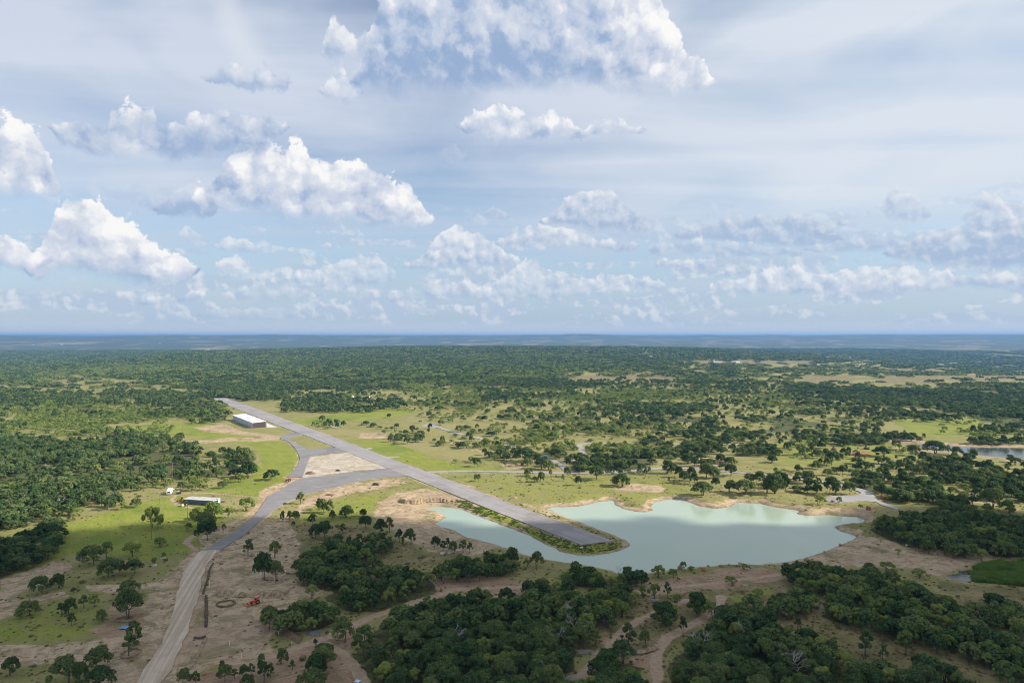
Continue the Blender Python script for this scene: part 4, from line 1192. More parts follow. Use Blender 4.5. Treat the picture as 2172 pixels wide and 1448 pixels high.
# isolated trees, read off the photograph: enlargement origin, then (centre x, foot y, width, height, kind)  kind o oak, m mesquite, t tall oak
LONE = [
 ((0, 1080), 'left', [(390,405,150,95,'o'),(770,448,185,130,'o'),(880,400,95,120,'m'),(1095,382,140,100,'m'),(890,555,185,130,'o'),(985,520,90,85,'o'),(1110,525,130,100,'o'),
   (340,682,150,112,'o'),(485,642,105,95,'o'),(606,682,36,36,'o'),(240,866,142,95,'o'),(690,800,62,88,'t'),(770,802,70,95,'m'),(505,876,66,92,'t'),(566,852,95,100,'o'),(586,948,60,82,'t'),
   (842,918,78,85,'o'),(1065,702,152,108,'o'),(1055,890,225,190,'o'),(1100,1112,125,170,'t'),(1058,1196,118,160,'t'),(790,1302,195,145,'o'),(560,1420,190,190,'o'),(655,1438,120,150,'o'),
   (80,1362,112,118,'o'),(800,1475,240,140,'o'),(1245,150,140,150,'m'),(1298,158,88,100,'m'),(1700,160,178,125,'o'),(1705,252,150,145,'o'),(1838,182,40,62,'m'),(2040,378,82,125,'t'),
   (2165,560,100,175,'o'),(1505,1420,120,105,'o'),(1612,1442,82,105,'t'),(1828,1340,60,95,'t'),(1850,1405,130,115,'o'),(1930,1380,60,70,'t'),(2000,1370,80,90,'o'),(2065,1360,60,90,'t'),(2040,1450,120,90,'o'),(2150,1330,60,90,'o'),
   (1320,305,100,70,'m'),(1540,175,60,60,'m'),(1272,440,40,46,'m'),(1342,398,36,44,'m'),(1610,100,110,110,'m'),(1760,80,150,130,'m'),(1880,68,80,80,'m')]),
 ((540, 1080), 'middle', [(230,97,38,78,'t'),(285,92,36,78,'t'),(340,97,64,78,'o'),(475,127,62,88,'t'),(320,132,34,34,'o'),(638,87,60,78,'t'),(755,62,110,68,'o'),(890,52,62,55,'o'),(725,192,62,74,'t'),
   (500,235,130,110,'o'),(575,225,110,125,'o'),(915,148,110,95,'o'),(1030,192,105,115,'o'),(1110,188,90,125,'t'),(1190,268,78,108,'t'),(1285,282,112,125,'o'),(1480,322,100,98,'o'),(1550,338,64,84,'t'),
   (1640,352,92,92,'o'),(1715,348,74,98,'t'),(1770,352,52,84,'t'),(1588,305,44,74,'t'),(165,388,100,125,'m'),(80,570,150,200,'o'),(180,580,120,145,'o'),(470,722,115,105,'m'),(110,912,140,110,'o'),
   (215,922,90,90,'o'),(740,1082,185,190,'o'),(500,1122,42,62,'t'),(218,1262,90,115,'o'),(60,1255,62,66,'o'),(80,1412,100,155,'t'),(130,1372,58,105,'t'),(312,1312,56,75,'t'),(895,1190,190,230,'t'),
   (565,20,32,55,'t'),(600,22,30,50,'t'),(690,260,90,60,'o'),(860,300,80,100,'t'),(1060,300,110,105,'t'),(900,470,140,140,'m'),(800,400,110,100,'m')]),
 ((500, 820), 'middle', [(535,960,76,92,'t'),(690,1010,66,90,'t'),(722,1036,80,110,'o'),(768,1042,62,110,'t'),(910,1068,105,88,'o'),(792,1082,58,70,'t'),(385,1084,42,62,'t'),(442,1080,42,60,'t'),(495,1084,66,60,'o'),(630,1090,66,46,'t'),(1050,1066,66,62,'t'),
   (85,1020,130,100,'m'),(1975,780,46,62,'o'),(2000,772,40,56,'t'),(715,278,56,44,'o'),(1265,254,44,34,'o'),(70,665,120,150,'o'),(105,752,140,130,'o'),(30,782,90,70,'m')]),
 ((1060, 820), 'middle', [(230,735,60,62,'o'),(255,728,44,54,'t'),(222,780,56,62,'m'),(285,782,56,44,'o'),(335,780,72,82,'o'),(420,738,34,62,'t'),(520,772,36,52,'t'),(555,738,66,78,'o'),(645,808,64,76,'o'),(800,762,140,105,'o'),(1005,818,162,96,'o'),
   (888,724,40,56,'t'),(920,722,44,52,'t'),(988,722,34,42,'t'),(1140,718,32,46,'t'),(1165,720,34,46,'t'),(1200,724,40,50,'o'),(1230,718,32,60,'t'),(1380,712,105,105,'o'),(1412,715,50,70,'t'),(1395,792,24,56,'t'),(1480,745,80,90,'o'),(1520,790,90,95,'o'),
   (1575,770,90,110,'o'),(1600,800,70,90,'t'),(1700,745,150,115,'o'),(1760,750,130,90,'o'),(1670,890,170,105,'o'),(1780,830,70,85,'o'),(1890,862,108,90,'o'),(2030,885,185,110,'o'),(2070,790,100,75,'o'),(1905,732,105,90,'o'),(2150,800,90,100,'o'),
   (185,660,36,40,'o'),(345,672,112,95,'o'),(460,668,50,36,'m'),(45,655,34,40,'m'),(1550,630,125,78,'o'),(210,615,190,110,'o'),(490,590,150,95,'o')]),
 ((1612, 820), 'right', [(120,875,150,150,'o'),(60,870,110,110,'o'),(210,840,80,120,'t'),(400,790,110,90,'o'),(470,880,70,70,'o'),(575,885,130,130,'o'),(620,880,60,60,'o'),(740,882,110,90,'o'),(480,965,92,70,'m'),(645,968,48,60,'m'),(830,1000,40,32,'m'),
   (1015,570,135,72,'o'),(470,585,80,66,'o'),(590,640,110,100,'o'),(500,640,44,46,'t'),(705,680,36,36,'o'),(812,664,42,40,'o'),(1280,565,92,76,'o'),(1440,550,160,90,'o'),(1548,550,46,60,'t'),(1615,562,66,60,'o'),(1758,590,52,62,'o'),(1705,586,44,36,'o'),(1670,565,24,30,'t'),(1120,600,22,34,'t'),
   (1915,990,140,125,'o'),(740,475,110,75,'o'),(495,505,48,60,'t'),(1145,512,36,40,'m'),(1100,490,32,44,'o'),(1065,260,120,60,'o'),(345,560,95,90,'m')]),
 ((1612, 1080), 'right', [(865,1190,130,190,'t'),(1010,1225,70,110,'t'),(1200,1190,110,170,'t'),(310,980,60,90,'t'),(1135,360,50,34,'m'),(1310,560,120,60,'m'),(900,520,90,70,'o'),(1040,500,120,60,'m'),(540,960,60,30,'m'),(2120,1090,120,130,'o')]),
 ((1080, 1080), 'right', [(1430,500,60,72,'m'),(225,470,125,120,'o'),(150,470,80,60,'m'),(965,560,100,90,'o'),(20,480,150,170,'o'),(1303,720,70,120,'t'),(1200,725,100,110,'m'),(1100,720,60,100,'m'),(1380,760,80,70,'m'),(1270,930,240,165,'o'),(1545,850,165,165,'o'),(1680,900,140,140,'m'),
   (250,660,105,70,'o'),(150,670,80,60,'o'),(1120,1090,90,100,'o'),(1430,1010,70,130,'t'),(1500,500,60,36,'m'),(1085,560,60,36,'m'),(1230,560,130,90,'m'),(1350,560,100,70,'m'),(1930,490,80,44,'m'),(1830,620,110,64,'m'),(2050,720,100,60,'m')]),
]
TREES = []      # x, y, width, height, kind, place or None, where
def clear_of(x, y, pad=1.0):
    for poly in HARD:
        if sdist(np.array([x]), np.array([y]), poly)[0] < pad: return False
    return True
for (ox, oy), side, lst in LONE:
    for X, Y, w, h, k in lst:
        qx, qy = ox + X * S, oy + Y * S
        z0 = 0.0
        for _ in range(3):
            wx_, wy_ = gp(qx, qy, z0)
            z0 = float(height(wx_, wy_)[0])
        dpt = math.hypot(float(wx_), float(wy_)) * .98
        m = dpt / FPX * S
        TREES.append([float(wx_), float(wy_), w * m * 1.03, h * m * 1.06, {'o': 'oak', 't': 'tall', 'm': 'mesquite'}[k], None, side])
n_lone = len(TREES)
lone_xy = np.array([t[:2] for t in TREES])
lone_r = np.array([t[2] * .5 for t in TREES])
rng = np.random.default_rng(5)
# woods close by
occupied = []
for poly, mes, nm in WOODS:
    xs = [p[0] for p in poly]; ys = [p[1] for p in poly]
    wp = [gp(x, y, 3.5) for x, y in poly]
    X0, X1 = min(p[0] for p in wp), max(p[0] for p in wp); Y0, Y1 = min(p[1] for p in wp), max(p[1] for p in wp)
    sp = 4.5
    for gy_ in np.arange(Y0, Y1, sp):
        for gx_ in np.arange(X0, X1, sp):
            x, y = gx_ + rng.uniform(-1, 1) * sp * .48, gy_ + rng.uniform(-1, 1) * sp * .48
            h = rng.uniform(4.6, 7.2)
            sx, sy = proj(np.array([x]), np.array([y]), np.array([h * .55]))
            if not inpoly(sx, sy, poly)[0]: continue
            if rng.uniform() < .05: continue
            if rng.uniform() < mes * 1.25: k, w, h = 'mesquite', rng.uniform(5, 7.8), h * .78
            elif rng.uniform() < .15: k, w, h = 'tall', rng.uniform(4, 5.5), h * 1.12
            else: k, w = 'oak', rng.uniform(6.0, 9.4)
            if any((x - a) ** 2 + (y - b) ** 2 < 9 for a, b in occupied[-400:]): continue
            if np.any((lone_xy[:, 0] - x) ** 2 + (lone_xy[:, 1] - y) ** 2 < (lone_r + 1.0) ** 2): continue
            if sdist(np.array([x]), np.array([y]), LAKE)[0] < 2.5: continue
            if not clear_of(x, y, w * .4): continue
            if any(segdist(np.array([x]), np.array([y]), p)[0] < hw + w * .38 for p, hw in TRK): continue
            occupied.append((x, y))
            TREES.append([x, y, w, h, k, nm, None])
n_near = len(TREES)
# the country beyond: density read from the map, clumped by noise
def scatter(r0, r1, cell, az=46):
    Ymax = r1
    xs = np.arange(-r1 * math.sin(R(az)), r1 * math.sin(R(az)), cell)
    ys = np.arange(r0 * math.cos(R(az)), r1, cell)
    X, Y = np.meshgrid(xs, ys)
    X = X.ravel() + rng.uniform(-.48, .48, X.size) * cell; Y = Y.ravel() + rng.uniform(-.48, .48, Y.size) * cell
    r = np.hypot(X, Y)
    k = (r >= r0) & (r < r1) & (np.abs(X) < Y * math.tan(R(az)))
    return X[k], Y[k]
def far_kinds(X, Y, hz):
    sx, sy = proj(X, Y, hz + 2.5)
    o = maplook(sx, sy, _mo); m = maplook(sx, sy, _mm)
    n = fbm(X / 38, Y / 38, 3, 201) * .6 + fbm(X / 150, Y / 150, 2, 211) * .4
    n = (n - .5) * 2.2
    vr = (fbm(X / 520, Y / 300, 3, 231) - .5) * 3.0 * sstep(500, 1300, np.hypot(X, Y))
    o = np.clip(o + vr * .30 * (o > .45), 0, 1); m = np.clip(m - vr * .45 * (o > .3), 0, 1)
    n2 = (fbm(X / 30, Y / 30, 3, 221) - .5) * 2.4
    po = np.clip(o + n * 2.6 * o * (1 - o) + .0, 0, 1)
    pm = np.clip(m + n2 * 2.2 * m * (1 - m), 0, 1)
    gap = fbm(X / 70, Y / 55, 3, 241)
    cut = sstep(.57, .63, gap) * sstep(420, 600, np.hypot(X, Y))
    po = po * (1 - .9 * cut); pm = pm * (1 - .65 * cut)
    u = rng.uniform(size=X.shape)
    kind = np.where(u < po, 0, np.where(u < po + pm * (1 - po), 1, -1))
    return kind, sy
POND_ALL = [LAKE, PONDF, PONDR]
X, Y = scatter(395, 1500, 5.2)
hz = height(X, Y)
kind, sy = far_kinds(X, Y, hz)
keep = (kind >= 0) & (sy < 1118)
X, Y, hz, kind = X[keep], Y[keep], hz[keep], kind[keep]
ok = np.ones(X.shape, bool)
for poly in HARD + [PAD]:
    ok &= sdist(X, Y, poly) > 3.5
for poly in POND_ALL:
    ok &= sdist(X, Y, poly) > 4.5
for kx, (pts, hw) in ROADW.items():
    ok &= segdist(X, Y, pts) > hw + 2.0
for pts, hw in TRK:
    ok &= segdist(X, Y, pts) > hw + 2.0
CLEAR = []      # kept free of scattered trees: buildings and machines (filled below)
for cx, cy, rad_ in [(530, 897, 30), (500, 888, 24), (548, 905, 28), (428, 1066, 26), (400, 1064, 12), (360, 1041, 6), (380, 1046, 6), (748, 842, 10), (763, 843, 9), (782, 842, 9), (1838, 950, 10), (1769, 953, 8), (1828, 961, 10)]:
    a, b = gp(cx, cy); ok &= np.hypot(X - a, Y - b) > rad_
d2 = np.full(X.shape, 1e9)
for (a, b), q in zip(lone_xy, lone_r):
    ok &= np.hypot(X - a, Y - b) > q + 1.2
X, Y, hz, kind = X[ok], Y[ok], hz[ok], kind[ok]
for x, y, k in zip(X, Y, kind):
    if k == 0:
        if rng.uniform() < .13: TREES.append([x, y, rng.uniform(3.6, 5), rng.uniform(5, 7), 'tall', '', None])
        else: TREES.append([x, y, 5.0 + 6.0 * rng.uniform() ** 1.4, rng.uniform(4.2, 7.4), 'oak', '', None])
    else: TREES.append([x, y, rng.uniform(4.0, 7.2), rng.uniform(2.6, 4.8), 'mesquite', '', None])
print('lone', n_lone, 'near woods', n_near - n_lone, 'beyond', len(TREES) - n_near)
from collections import Counter
print(Counter((t[4], 'lone' if i < n_lone else 'near' if i < n_near else 'far') for i, t in enumerate(TREES)))

# which stand as trees of their own: the lone ones first, then the nearest
def wdist(t): return math.hypot(t[0], t[1])
own = {'oak_tree': [], 'mesquite_tree': []}
for i, t in enumerate(TREES):
    own['mesquite_tree' if t[4] == 'mesquite' else 'oak_tree'].append(i)
chosen = set()
for nm, lst in own.items():
    l1 = [i for i in lst if i < n_lone]
    l2 = sorted([i for i in lst if i >= n_lone], key=lambda i: wdist(TREES[i]) - (60 if i < n_near else 0))
    # wholly outside the frame: leave to the woods
    l2 = [i for i in l2 if -20 < proj(np.array([TREES[i][0]]), np.array([TREES[i][1]]), np.array([4.0]))[0][0] < 2192 and proj(np.array([TREES[i][0]]), np.array([TREES[i][1]]), np.array([5.0]))[1][0] < 1450]
    chosen.update((l1 + l2)[:298])

def gn_scatter(name, models, P, idx, scl, rot, label, cat):
    """one object: the wood, its trees set out by geometry nodes"""
    coll = bpy.data.collections.new(name + '_models')
    for k, me in enumerate(models):
        o = bpy.data.objects.new('%s_model_%02d' % (name, k), me)
        coll.objects.link(o)
    n = len(P)
    me = bpy.data.meshes.new(name)
    me.vertices.add(n); me.vertices.foreach_set('co', np.asarray(P, np.float32).ravel())
    for nm, typ, dat in (('pick', 'INT', np.asarray(idx, np.int32)), ('size', 'FLOAT_VECTOR', np.asarray(scl, np.float32)), ('turn', 'FLOAT_VECTOR', np.asarray(rot, np.float32))):
        a = me.attributes.new(nm, typ, 'POINT')
        a.data.foreach_set('vector' if typ == 'FLOAT_VECTOR' else 'value', dat.ravel())
    o = add(name, me)
    g = bpy.data.node_groups.new(name, 'GeometryNodeTree')
    g.interface.new_socket('Geometry', in_out='INPUT', socket_type='NodeSocketGeometry')
    g.interface.new_socket('Geometry', in_out='OUTPUT', socket_type='NodeSocketGeometry')
    G = NT(g)
    gi = G.n('NodeGroupInput'); go = G.n('NodeGroupOutput')
    ci = G.n('GeometryNodeCollectionInfo', {'Collection': coll, 'Separate Children': True, 'Reset Children': True})
    at = {}
    for nm, typ in (('pick', 'INT'), ('size', 'FLOAT_VECTOR'), ('turn', 'FLOAT_VECTOR')):
        na = G.n('GeometryNodeInputNamedAttribute', {'Name': nm}, data_type=typ)
        at[nm] = [s for s in na.outputs if s.enabled and s.name == 'Attribute'][0]
    ip = G.n('GeometryNodeInstanceOnPoints', {'Points': gi.outputs[0], 'Instance': ci.outputs[0], 'Pick Instance': True, 'Instance Index': at['pick'], 'Scale': at['size']})
    er = G.n('FunctionNodeEulerToRotation', [at['turn']])
    G.link(er.outputs[0], ip.inputs['Rotation'])
    G.link(ip.outputs[0], go.inputs[0])
    md = o.modifiers.new('scatter', 'NODES'); md.node_group = g
    return tag(o, label, cat, None, 'stuff')

# --- the trees that stand as things
PLACES = {}
def place_tree(i):
    x, y, w, h, k, where, side = TREES[i]
    v = (i * 7 + int(x * 3)) % len(MODELS[k, 0])
    cm, tm, _, mw, mh = MODELS[k, 0][v]
    z = float(height(x, y)[0]) - .12
    nm = 'mesquite_tree' if k == 'mesquite' else 'oak_tree'
    root = bpy.data.objects.new(nm, None)
    root.location = (x, y, z)
    root.rotation_euler = (0, 0, rng.uniform(0, 6.28))
    sx = w / mw
    root.scale = (sx * rng.uniform(.92, 1.1), sx * rng.uniform(.92, 1.1), h / mh)
    C.objects.link(root)
    for pn, me in (('trunk', tm), ('crown', cm)):
        o = bpy.data.objects.new(pn, me); o.parent = root; C.objects.link(o)
    return root
tree_roots = {}
for i in sorted(chosen, key=lambda i: wdist(TREES[i])):
    tree_roots[i] = place_tree(i)
# --- the rest of the woods
mods, P, I, SCL, ROT = [], [], [], [], []
base = {}
for kk in (('oak', 1), ('tall', 1), ('mesquite', 1), ('oak', 2), ('tall', 2), ('mesquite', 2)):
    base[kk] = len(mods); mods += [m[2] for m in MODELS[kk]]
def add_rest(sel, name, label, cat):
    P, I, SCL, ROT = [], [], [], []
    ii = [i for i in range(len(TREES)) if i not in chosen and sel(TREES[i])]
    XY = np.array([TREES[i][:2] for i in ii]); hz = height(XY[:, 0], XY[:, 1]) - .15
    for j, i in enumerate(ii):
        x, y, w, h, k, _, _ = TREES[i]
        lod = 1 if wdist(TREES[i]) < 780 else 2
        ml = MODELS[k, lod]; v = int(rng.integers(len(ml)))
        P.append((x, y, hz[j])); I.append(base[k, lod] + v)
        s = w / ml[v][3]
        SCL.append((s, s * rng.uniform(.9, 1.1), h / ml[v][4])); ROT.append((0, 0, rng.uniform(0, 6.28)))
    gn_scatter(name, mods, P, I, SCL, ROT, label, cat)
add_rest(lambda t: t[4] != 'mesquite', 'woodland', 'dark oak woods filling the middle distance around the fields', 'woodland')
add_rest(lambda t: t[4] == 'mesquite', 'scrub', 'pale green mesquite scrub between the dark oak woods', 'scrub')
# far woods, set out by the clump
FP, FI, FS, FR = [], [], [], []
for r0, r1, cell, first, cnt, m0, mc in ((1500, 2900, 17.0, 0, 5, 5, 3), (2900, 7200, 36.0, 8, 4, 8, 4)):
    X, Y = scatter(r0, r1, cell, 44)
    hz = height_base(X, Y)
    kind, sy = far_kinds(X, Y, hz)
    if r0 > 2000:
        fw = 1 - sstep(.56, .64, fbm(X / 420, Y / 900, 4, 81)) * sstep(3000, 5200, np.hypot(X, Y))
        kind = np.where(rng.uniform(size=X.shape) < fw * 1.0, np.where(kind < 0, kind, kind), -1)
    k = kind >= 0
    X, Y, hz, kind = X[k], Y[k], hz[k], kind[k]
    n = len(X)
    FP.append(np.c_[X, Y, hz - .4])
    FI.append(np.where(kind == 0, first + rng.integers(0, cnt, n), m0 + rng.integers(0, mc, n)))
    s = rng.uniform(.75, 1.15, n)
    FS.append(np.c_[s, s, s * rng.uniform(.8, 1.25, n)])
    FR.append(np.c_[np.zeros(n), np.zeros(n), rng.uniform(0, 6.28, n)])
print('far clumps', sum(len(p) for p in FP))
gn_scatter('far_woods', CLUMPS + CLUMPM + CLUMPF, np.vstack(FP), np.concatenate(FI), np.vstack(FS), np.vstack(FR), 'distant wooded country rolling away to the blue skyline', 'woods')
# ------------------------------------------------------------------ building kit for the things
class MB:
    def __init__(self): self.v, self.f = [], []
    def poly(self, V, F):
        n = len(self.v); self.v += [tuple(p) for p in V]; self.f += [tuple(i + n for i in q) for q in F]; return self
    def box(self, c, s, rz=0.0, taper=1.0, ry=0.0):
        V = []
        for z in (-.5, .5):
            k = taper if z > 0 else 1.0
            for x, y in ((-.5, -.5), (.5, -.5), (.5, .5), (-.5, .5)):
                X, Y, Z = x * s[0] * k, y * s[1] * k, z * s[2]
                X, Z = X * math.cos(ry) + Z * math.sin(ry), -X * math.sin(ry) + Z * math.cos(ry)
                V.append((c[0] + X * math.cos(rz) - Y * math.sin(rz), c[1] + X * math.sin(rz) + Y * math.cos(rz), c[2] + Z))
        return self.poly(V, [(3, 2, 1, 0), (4, 5, 6, 7), (0, 1, 5, 4), (1, 2, 6, 5), (2, 3, 7, 6), (3, 0, 4, 7)])
    def bar(self, a, b, r, r2=None, sides=6):
        a, b = np.array(a, float), np.array(b, float); r2 = r if r2 is None else r2
        d = unit((b - a)[None])[0]; u = np.cross(d, (.3, .2, .93) if abs(d[2]) < .9 else (1, .1, 0)); u /= np.linalg.norm(u); w = np.cross(d, u)
        V = [p + rr_ * (math.cos(t) * u + math.sin(t) * w) for p, rr_ in ((a, r), (b, r2)) for t in [2 * math.pi * k / sides for k in range(sides)]]
        F = [(k, (k + 1) % sides, sides + (k + 1) % sides, sides + k) for k in range(sides)] + [tuple(range(sides))[::-1], tuple(range(sides, 2 * sides))]
        return self.poly(V, F)
    def wheel(self, c, r, w, axis='y', sides=18, bevel=.15):
        prof = [(-w / 2, r * (1 - bevel)), (-w / 2 * .8, r), (w / 2 * .8, r), (w / 2, r * (1 - bevel))]
        V, F = [], []
        for t in range(sides):
            a = 2 * math.pi * t / sides
            for o, q in prof:
                x, z = q * math.cos(a), q * math.sin(a)
                V.append((c[0] + x, c[1] + o, c[2] + z) if axis == 'y' else (c[0] + o, c[1] + x, c[2] + z))
        n = len(prof)
        for t in range(sides):
            t2 = (t + 1) % sides
            for k in range(n - 1): F.append((t * n + k, t2 * n + k, t2 * n + k + 1, t * n + k + 1))
        F.append(tuple(t * n for t in range(sides))[::-1]); F.append(tuple(t * n + n - 1 for t in range(sides)))
        return self.poly(V, F)
    def lathe(self, prof, c=(0, 0, 0), sides=24):
        V, F = [], []
        for r, z in prof:
            for k in range(sides):
                t = 2 * math.pi * k / sides; V.append((c[0] + r * math.cos(t), c[1] + r * math.sin(t), c[2] + z))
        for i in range(len(prof) - 1):
            for k in range(sides):
                k2 = (k + 1) % sides; F.append((i * sides + k, i * sides + k2, (i + 1) * sides + k2, (i + 1) * sides + k))
        F.append(tuple(range(sides))[::-1]); F.append(tuple(range((len(prof) - 1) * sides, len(prof) * sides)))
        return self.poly(V, F)
    def build(self, name, mat, parent=None, smooth=False):
        me = bpy.data.meshes.new(name); me.from_pydata(self.v, [], self.f); me.materials.append(mat)
        if smooth: me.polygons.foreach_set('use_smooth', [True] * len(me.polygons))
        me.update()
        return add(name, me, parent)

def thing(name, label, cat, loc, rz=0.0, group=None):
    o = bpy.data.objects.new(name, None); o.location = loc; o.rotation_euler = (0, 0, rz); C.objects.link(o)
    return tag(o, label, cat, group)
def on_ground(x, y, dz=0.0):
    X, Y = gp(x, y)
    for _ in range(3):
        z = float(height(X, Y)[0]); X, Y = gp(x, y, z)
    return (float(X), float(Y), float(height(X, Y)[0]) + dz)
def far_hit(x, y):
    dx, dy, dz = [float(q) for q in ray(x, y)]
    t = np.exp(np.linspace(math.log(300), math.log(20000), 4000))
    h = height_base(dx * t, dy * t)
    below = np.nonzero(CAMZ + dz * t < h)[0]
    i = below[0] if len(below) else len(t) - 1
    return (dx * t[i], dy * t[i], float(h[i]))
def copy_tree(o, parent=None):
    c = o.copy(); C.objects.link(c); c.parent = parent
    for ch in list(o.children):
        copy_tree(ch, c)
    return c

P_white = simple('white_paint', (.80, .80, .79), .45, .4, var=.06)
P_pale = simple('pale_sheet_metal', (.50, .545, .60), .45, .4, var=.08)
P_brown = simple('brown_sheet_metal', (.085, .062, .058), .55, .3, var=.12)
P_trim = simple('rust_red_trim', (.22, .075, .055), .5, .3)
P_grey = simple('grey_metal', (.42, .42, .43), .45, .5, var=.15)
P_roofshade = simple('roof_shade_grey', (.27, .28, .30), .5, .4, var=.15)
P_blue = simple('shaded_blue_metal', (.095, .125, .185), .5, .4, var=.2)
P_black = simple('black_rubber', (.018, .018, .018), .8, .2)
P_dark = simple('dark_glass', (.02, .025, .03), .12, .6)
P_red = simple('tractor_red', (.50, .045, .022), .4, .5, var=.15)
P_orange = simple('tractor_orange', (.62, .10, .035), .4, .5, var=.15)
P_pink = simple('faded_red_canvas', (.62, .20, .17), .8, .2, var=.12)
P_yellow = simple('machine_yellow', (.62, .38, .02), .4, .5, var=.15)
P_green = simple('machine_green', (.015, .075, .035), .4, .5, var=.15)
P_tan = simple('dusty_machine_tan', (.40, .285, .12), .6, .3, var=.2)
P_sky = simple('blue_roof_and_lit_wall', (.42, .56, .70), .35, .5, var=.06)
P_wood = simple('weathered_pole', (.22, .185, .15), .9, .1, var=.3, scale=4)
P_conc = simple('concrete', (.52, .50, .47), .9, .2, var=.12, scale=.4)
P_rock = simple('sandstone', (.30, .225, .155), .95, .1, var=.45, scale=1.2, bump=.6)
P_redrock = simple('red_sandstone', (.30, .13, .075), .95, .1, var=.4, scale=1.2, bump=.6)
P_palerock = simple('pale_limestone', (.50, .44, .36), .95, .1, var=.3, scale=1.2, bump=.6)
P_tarp = simple('blue_tarpaulin', (.16, .28, .48), .5, .4, var=.2)
P_tarpp = simple('pale_blue_sheet', (.40, .52, .60), .5, .4, var=.3, scale=.3)
P_roofp = simple('pinkish_roof', (.50, .33, .27), .8, .2)
P_pvc = simple('white_pipe', (.82, .82, .80), .4, .4)
P_reddirt = simple('red_soil', (.30, .13, .065), .95, .1, var=.4, scale=.9, bump=.8)
P_browndirt = simple('brown_soil', (.175, .12, .075), .95, .1, var=.4, scale=.9, bump=.8)
P_bank = None
bm_, N = mat_new('cut_earth')
geo = N.n('ShaderNodeNewGeometry').outputs['Position']
n1 = N.noise(geo, .9, 6, .65); n2 = N.noise(geo, .18, 4, .6)
c = N.mix(N.ss(n1, .32, .66), (.19, .135, .08), (.42, .325, .215))
c = N.mix(N.m('MULTIPLY', N.ss(n2, .5, .66), .6), c, (.28, .17, .095))
mat_out(N, c, .95, .1, n1, .8, .3)
P_bank = bm_

# ------------------------------------------------------------------ the hangar row by the runway
A_ = np.array(on_ground(536.1, 907.4)[:2]); B_ = np.array(on_ground(493.9, 889.8)[:2]); Cc = np.array(on_ground(563.8, 906.0)[:2])
u_ = (B_ - A_); Lh = float(np.linalg.norm(u_)); u_ = u_ / Lh
v_ = np.array([-u_[1], u_[0]]); v_ = v_ if v_[0] > 0 else -v_
Wd = 14.0
hz0 = float(height(A_[0], A_[1])[0]) - .25
hang = thing('hangar', 'long white roofed hangar row with a dark brown end wall beside the runway', 'hangar', (A_[0], A_[1], hz0), math.atan2(u_[1], u_[0]))
# local x runs along the row, local -y (towards the runway) is v_
sgn = 1.0 if (u_[0] * v_[1] - u_[1] * v_[0]) > 0 else -1.0
H0, H1 = 5.7, 6.5
def hy(y): return sgn * y
w = MB(); w.box((Lh / 2, hy(.12), H0 / 2), (Lh, .24, H0)); w.build('back_wall', P_pale, hang)
for k in range(44):
    pass
rb = MB()
for k in range(1, 45): rb.box((k * Lh / 45, hy(-.03), H0 / 2 - .1), (.16, .06, H0 - .3))
rb.build('wall_ribs', P_pale, hang)
ew = MB()
for x in (.12, Lh - .12):
    V = [(x - .1, hy(.25), 0), (x + .1, hy(.25), 0), (x + .1, hy(Wd - .25), 0), (x - .1, hy(Wd - .25), 0), (x - .1, hy(.25), H0 - .05), (x + .1, hy(.25), H0 - .05), (x + .1, hy(Wd - .25), H1 - .05), (x - .1, hy(Wd - .25), H1 - .05)]
    ew.poly(V, [(3, 2, 1, 0), (4, 5, 6, 7), (0, 1, 5, 4), (1, 2, 6, 5), (2, 3, 7, 6), (3, 0, 4, 7)])
ew.build('end_wall', P_brown, hang)
tr = MB()
for x in (-.06,):
    tr.box((x, hy(.2), H0 / 2), (.14, .45, H0)); tr.box((x, hy(Wd - .2), H1 / 2), (.14, .45, H1))
    V = [(x - .07, hy(0), H0 - .3), (x + .07, hy(0), H0 - .3), (x + .07, hy(Wd), H1 - .3), (x - .07, hy(Wd), H1 - .3), (x - .07, hy(0), H0), (x + .07, hy(0), H0), (x + .07, hy(Wd), H1), (x - .07, hy(Wd), H1)]
    tr.poly(V, [(3, 2, 1, 0), (4, 5, 6, 7), (0, 1, 5, 4), (1, 2, 6, 5), (2, 3, 7, 6), (3, 0, 4, 7)])
tr.build('corner_trim', P_trim, hang)
bay = Lh / 5
for k in range(5):
    x0, x1 = k * bay - (.35 if k == 0 else -.45), (k + 1) * bay + (.35 if k == 4 else -.45)
    m_ = MB()
    def slab(x0, x1, t0, lift, rise=0):
        V = []
        for z in (0, t0):
            for x in (x0, x1):
                V += [(x, hy(-.4), H0 + z + lift), (x, hy(Wd + .6), H1 + z + lift)]
        return V, [(0, 1, 3, 2), (4, 6, 7, 5), (0, 4, 5, 1), (2, 3, 7, 6), (0, 2, 6, 4), (1, 5, 7, 3)]
    m_.poly(*slab(x0, x1, .16, .02))
    r = m_.build('roof', P_white, hang)
    if k < 4:
        g_ = MB(); g_.poly(*slab(x1 - .8, x1 + 2.4, .10, .10)); g_.build('roof_shade_strip', P_roofshade, hang)  # grey strip: the shading of each roof bay put into colour
        d_ = MB(); d_.box((x1 + .45, hy(-.2), H0 - .45), (.6, .35, .8)); d_.box((x1 + .45, hy(-.13), H0 / 2 - .4), (.16, .14, H0 - 1.0)); d_.build('downspout', P_white, hang)
    q = MB(); q.box(((k + .5) * bay, hy(Wd - .12), 2.6), (bay * .84, .2, 5.1))
    for j in range(1, 8): q.box((k * bay + bay * .08 + j * bay * .84 / 8, hy(Wd + .01), 2.6), (.06, .08, 5.1))
    q.build('hangar_door', P_grey, hang)
    q = MB(); q.box((k * bay + .35, hy(Wd - .14), H1 / 2 - .1), (1.5, .24, H1 - .2)); q.box(((k + .5) * bay, hy(Wd - .14), 5.75), (bay * .84, .22, 1.0)); q.build('front_wall', P_pale, hang)
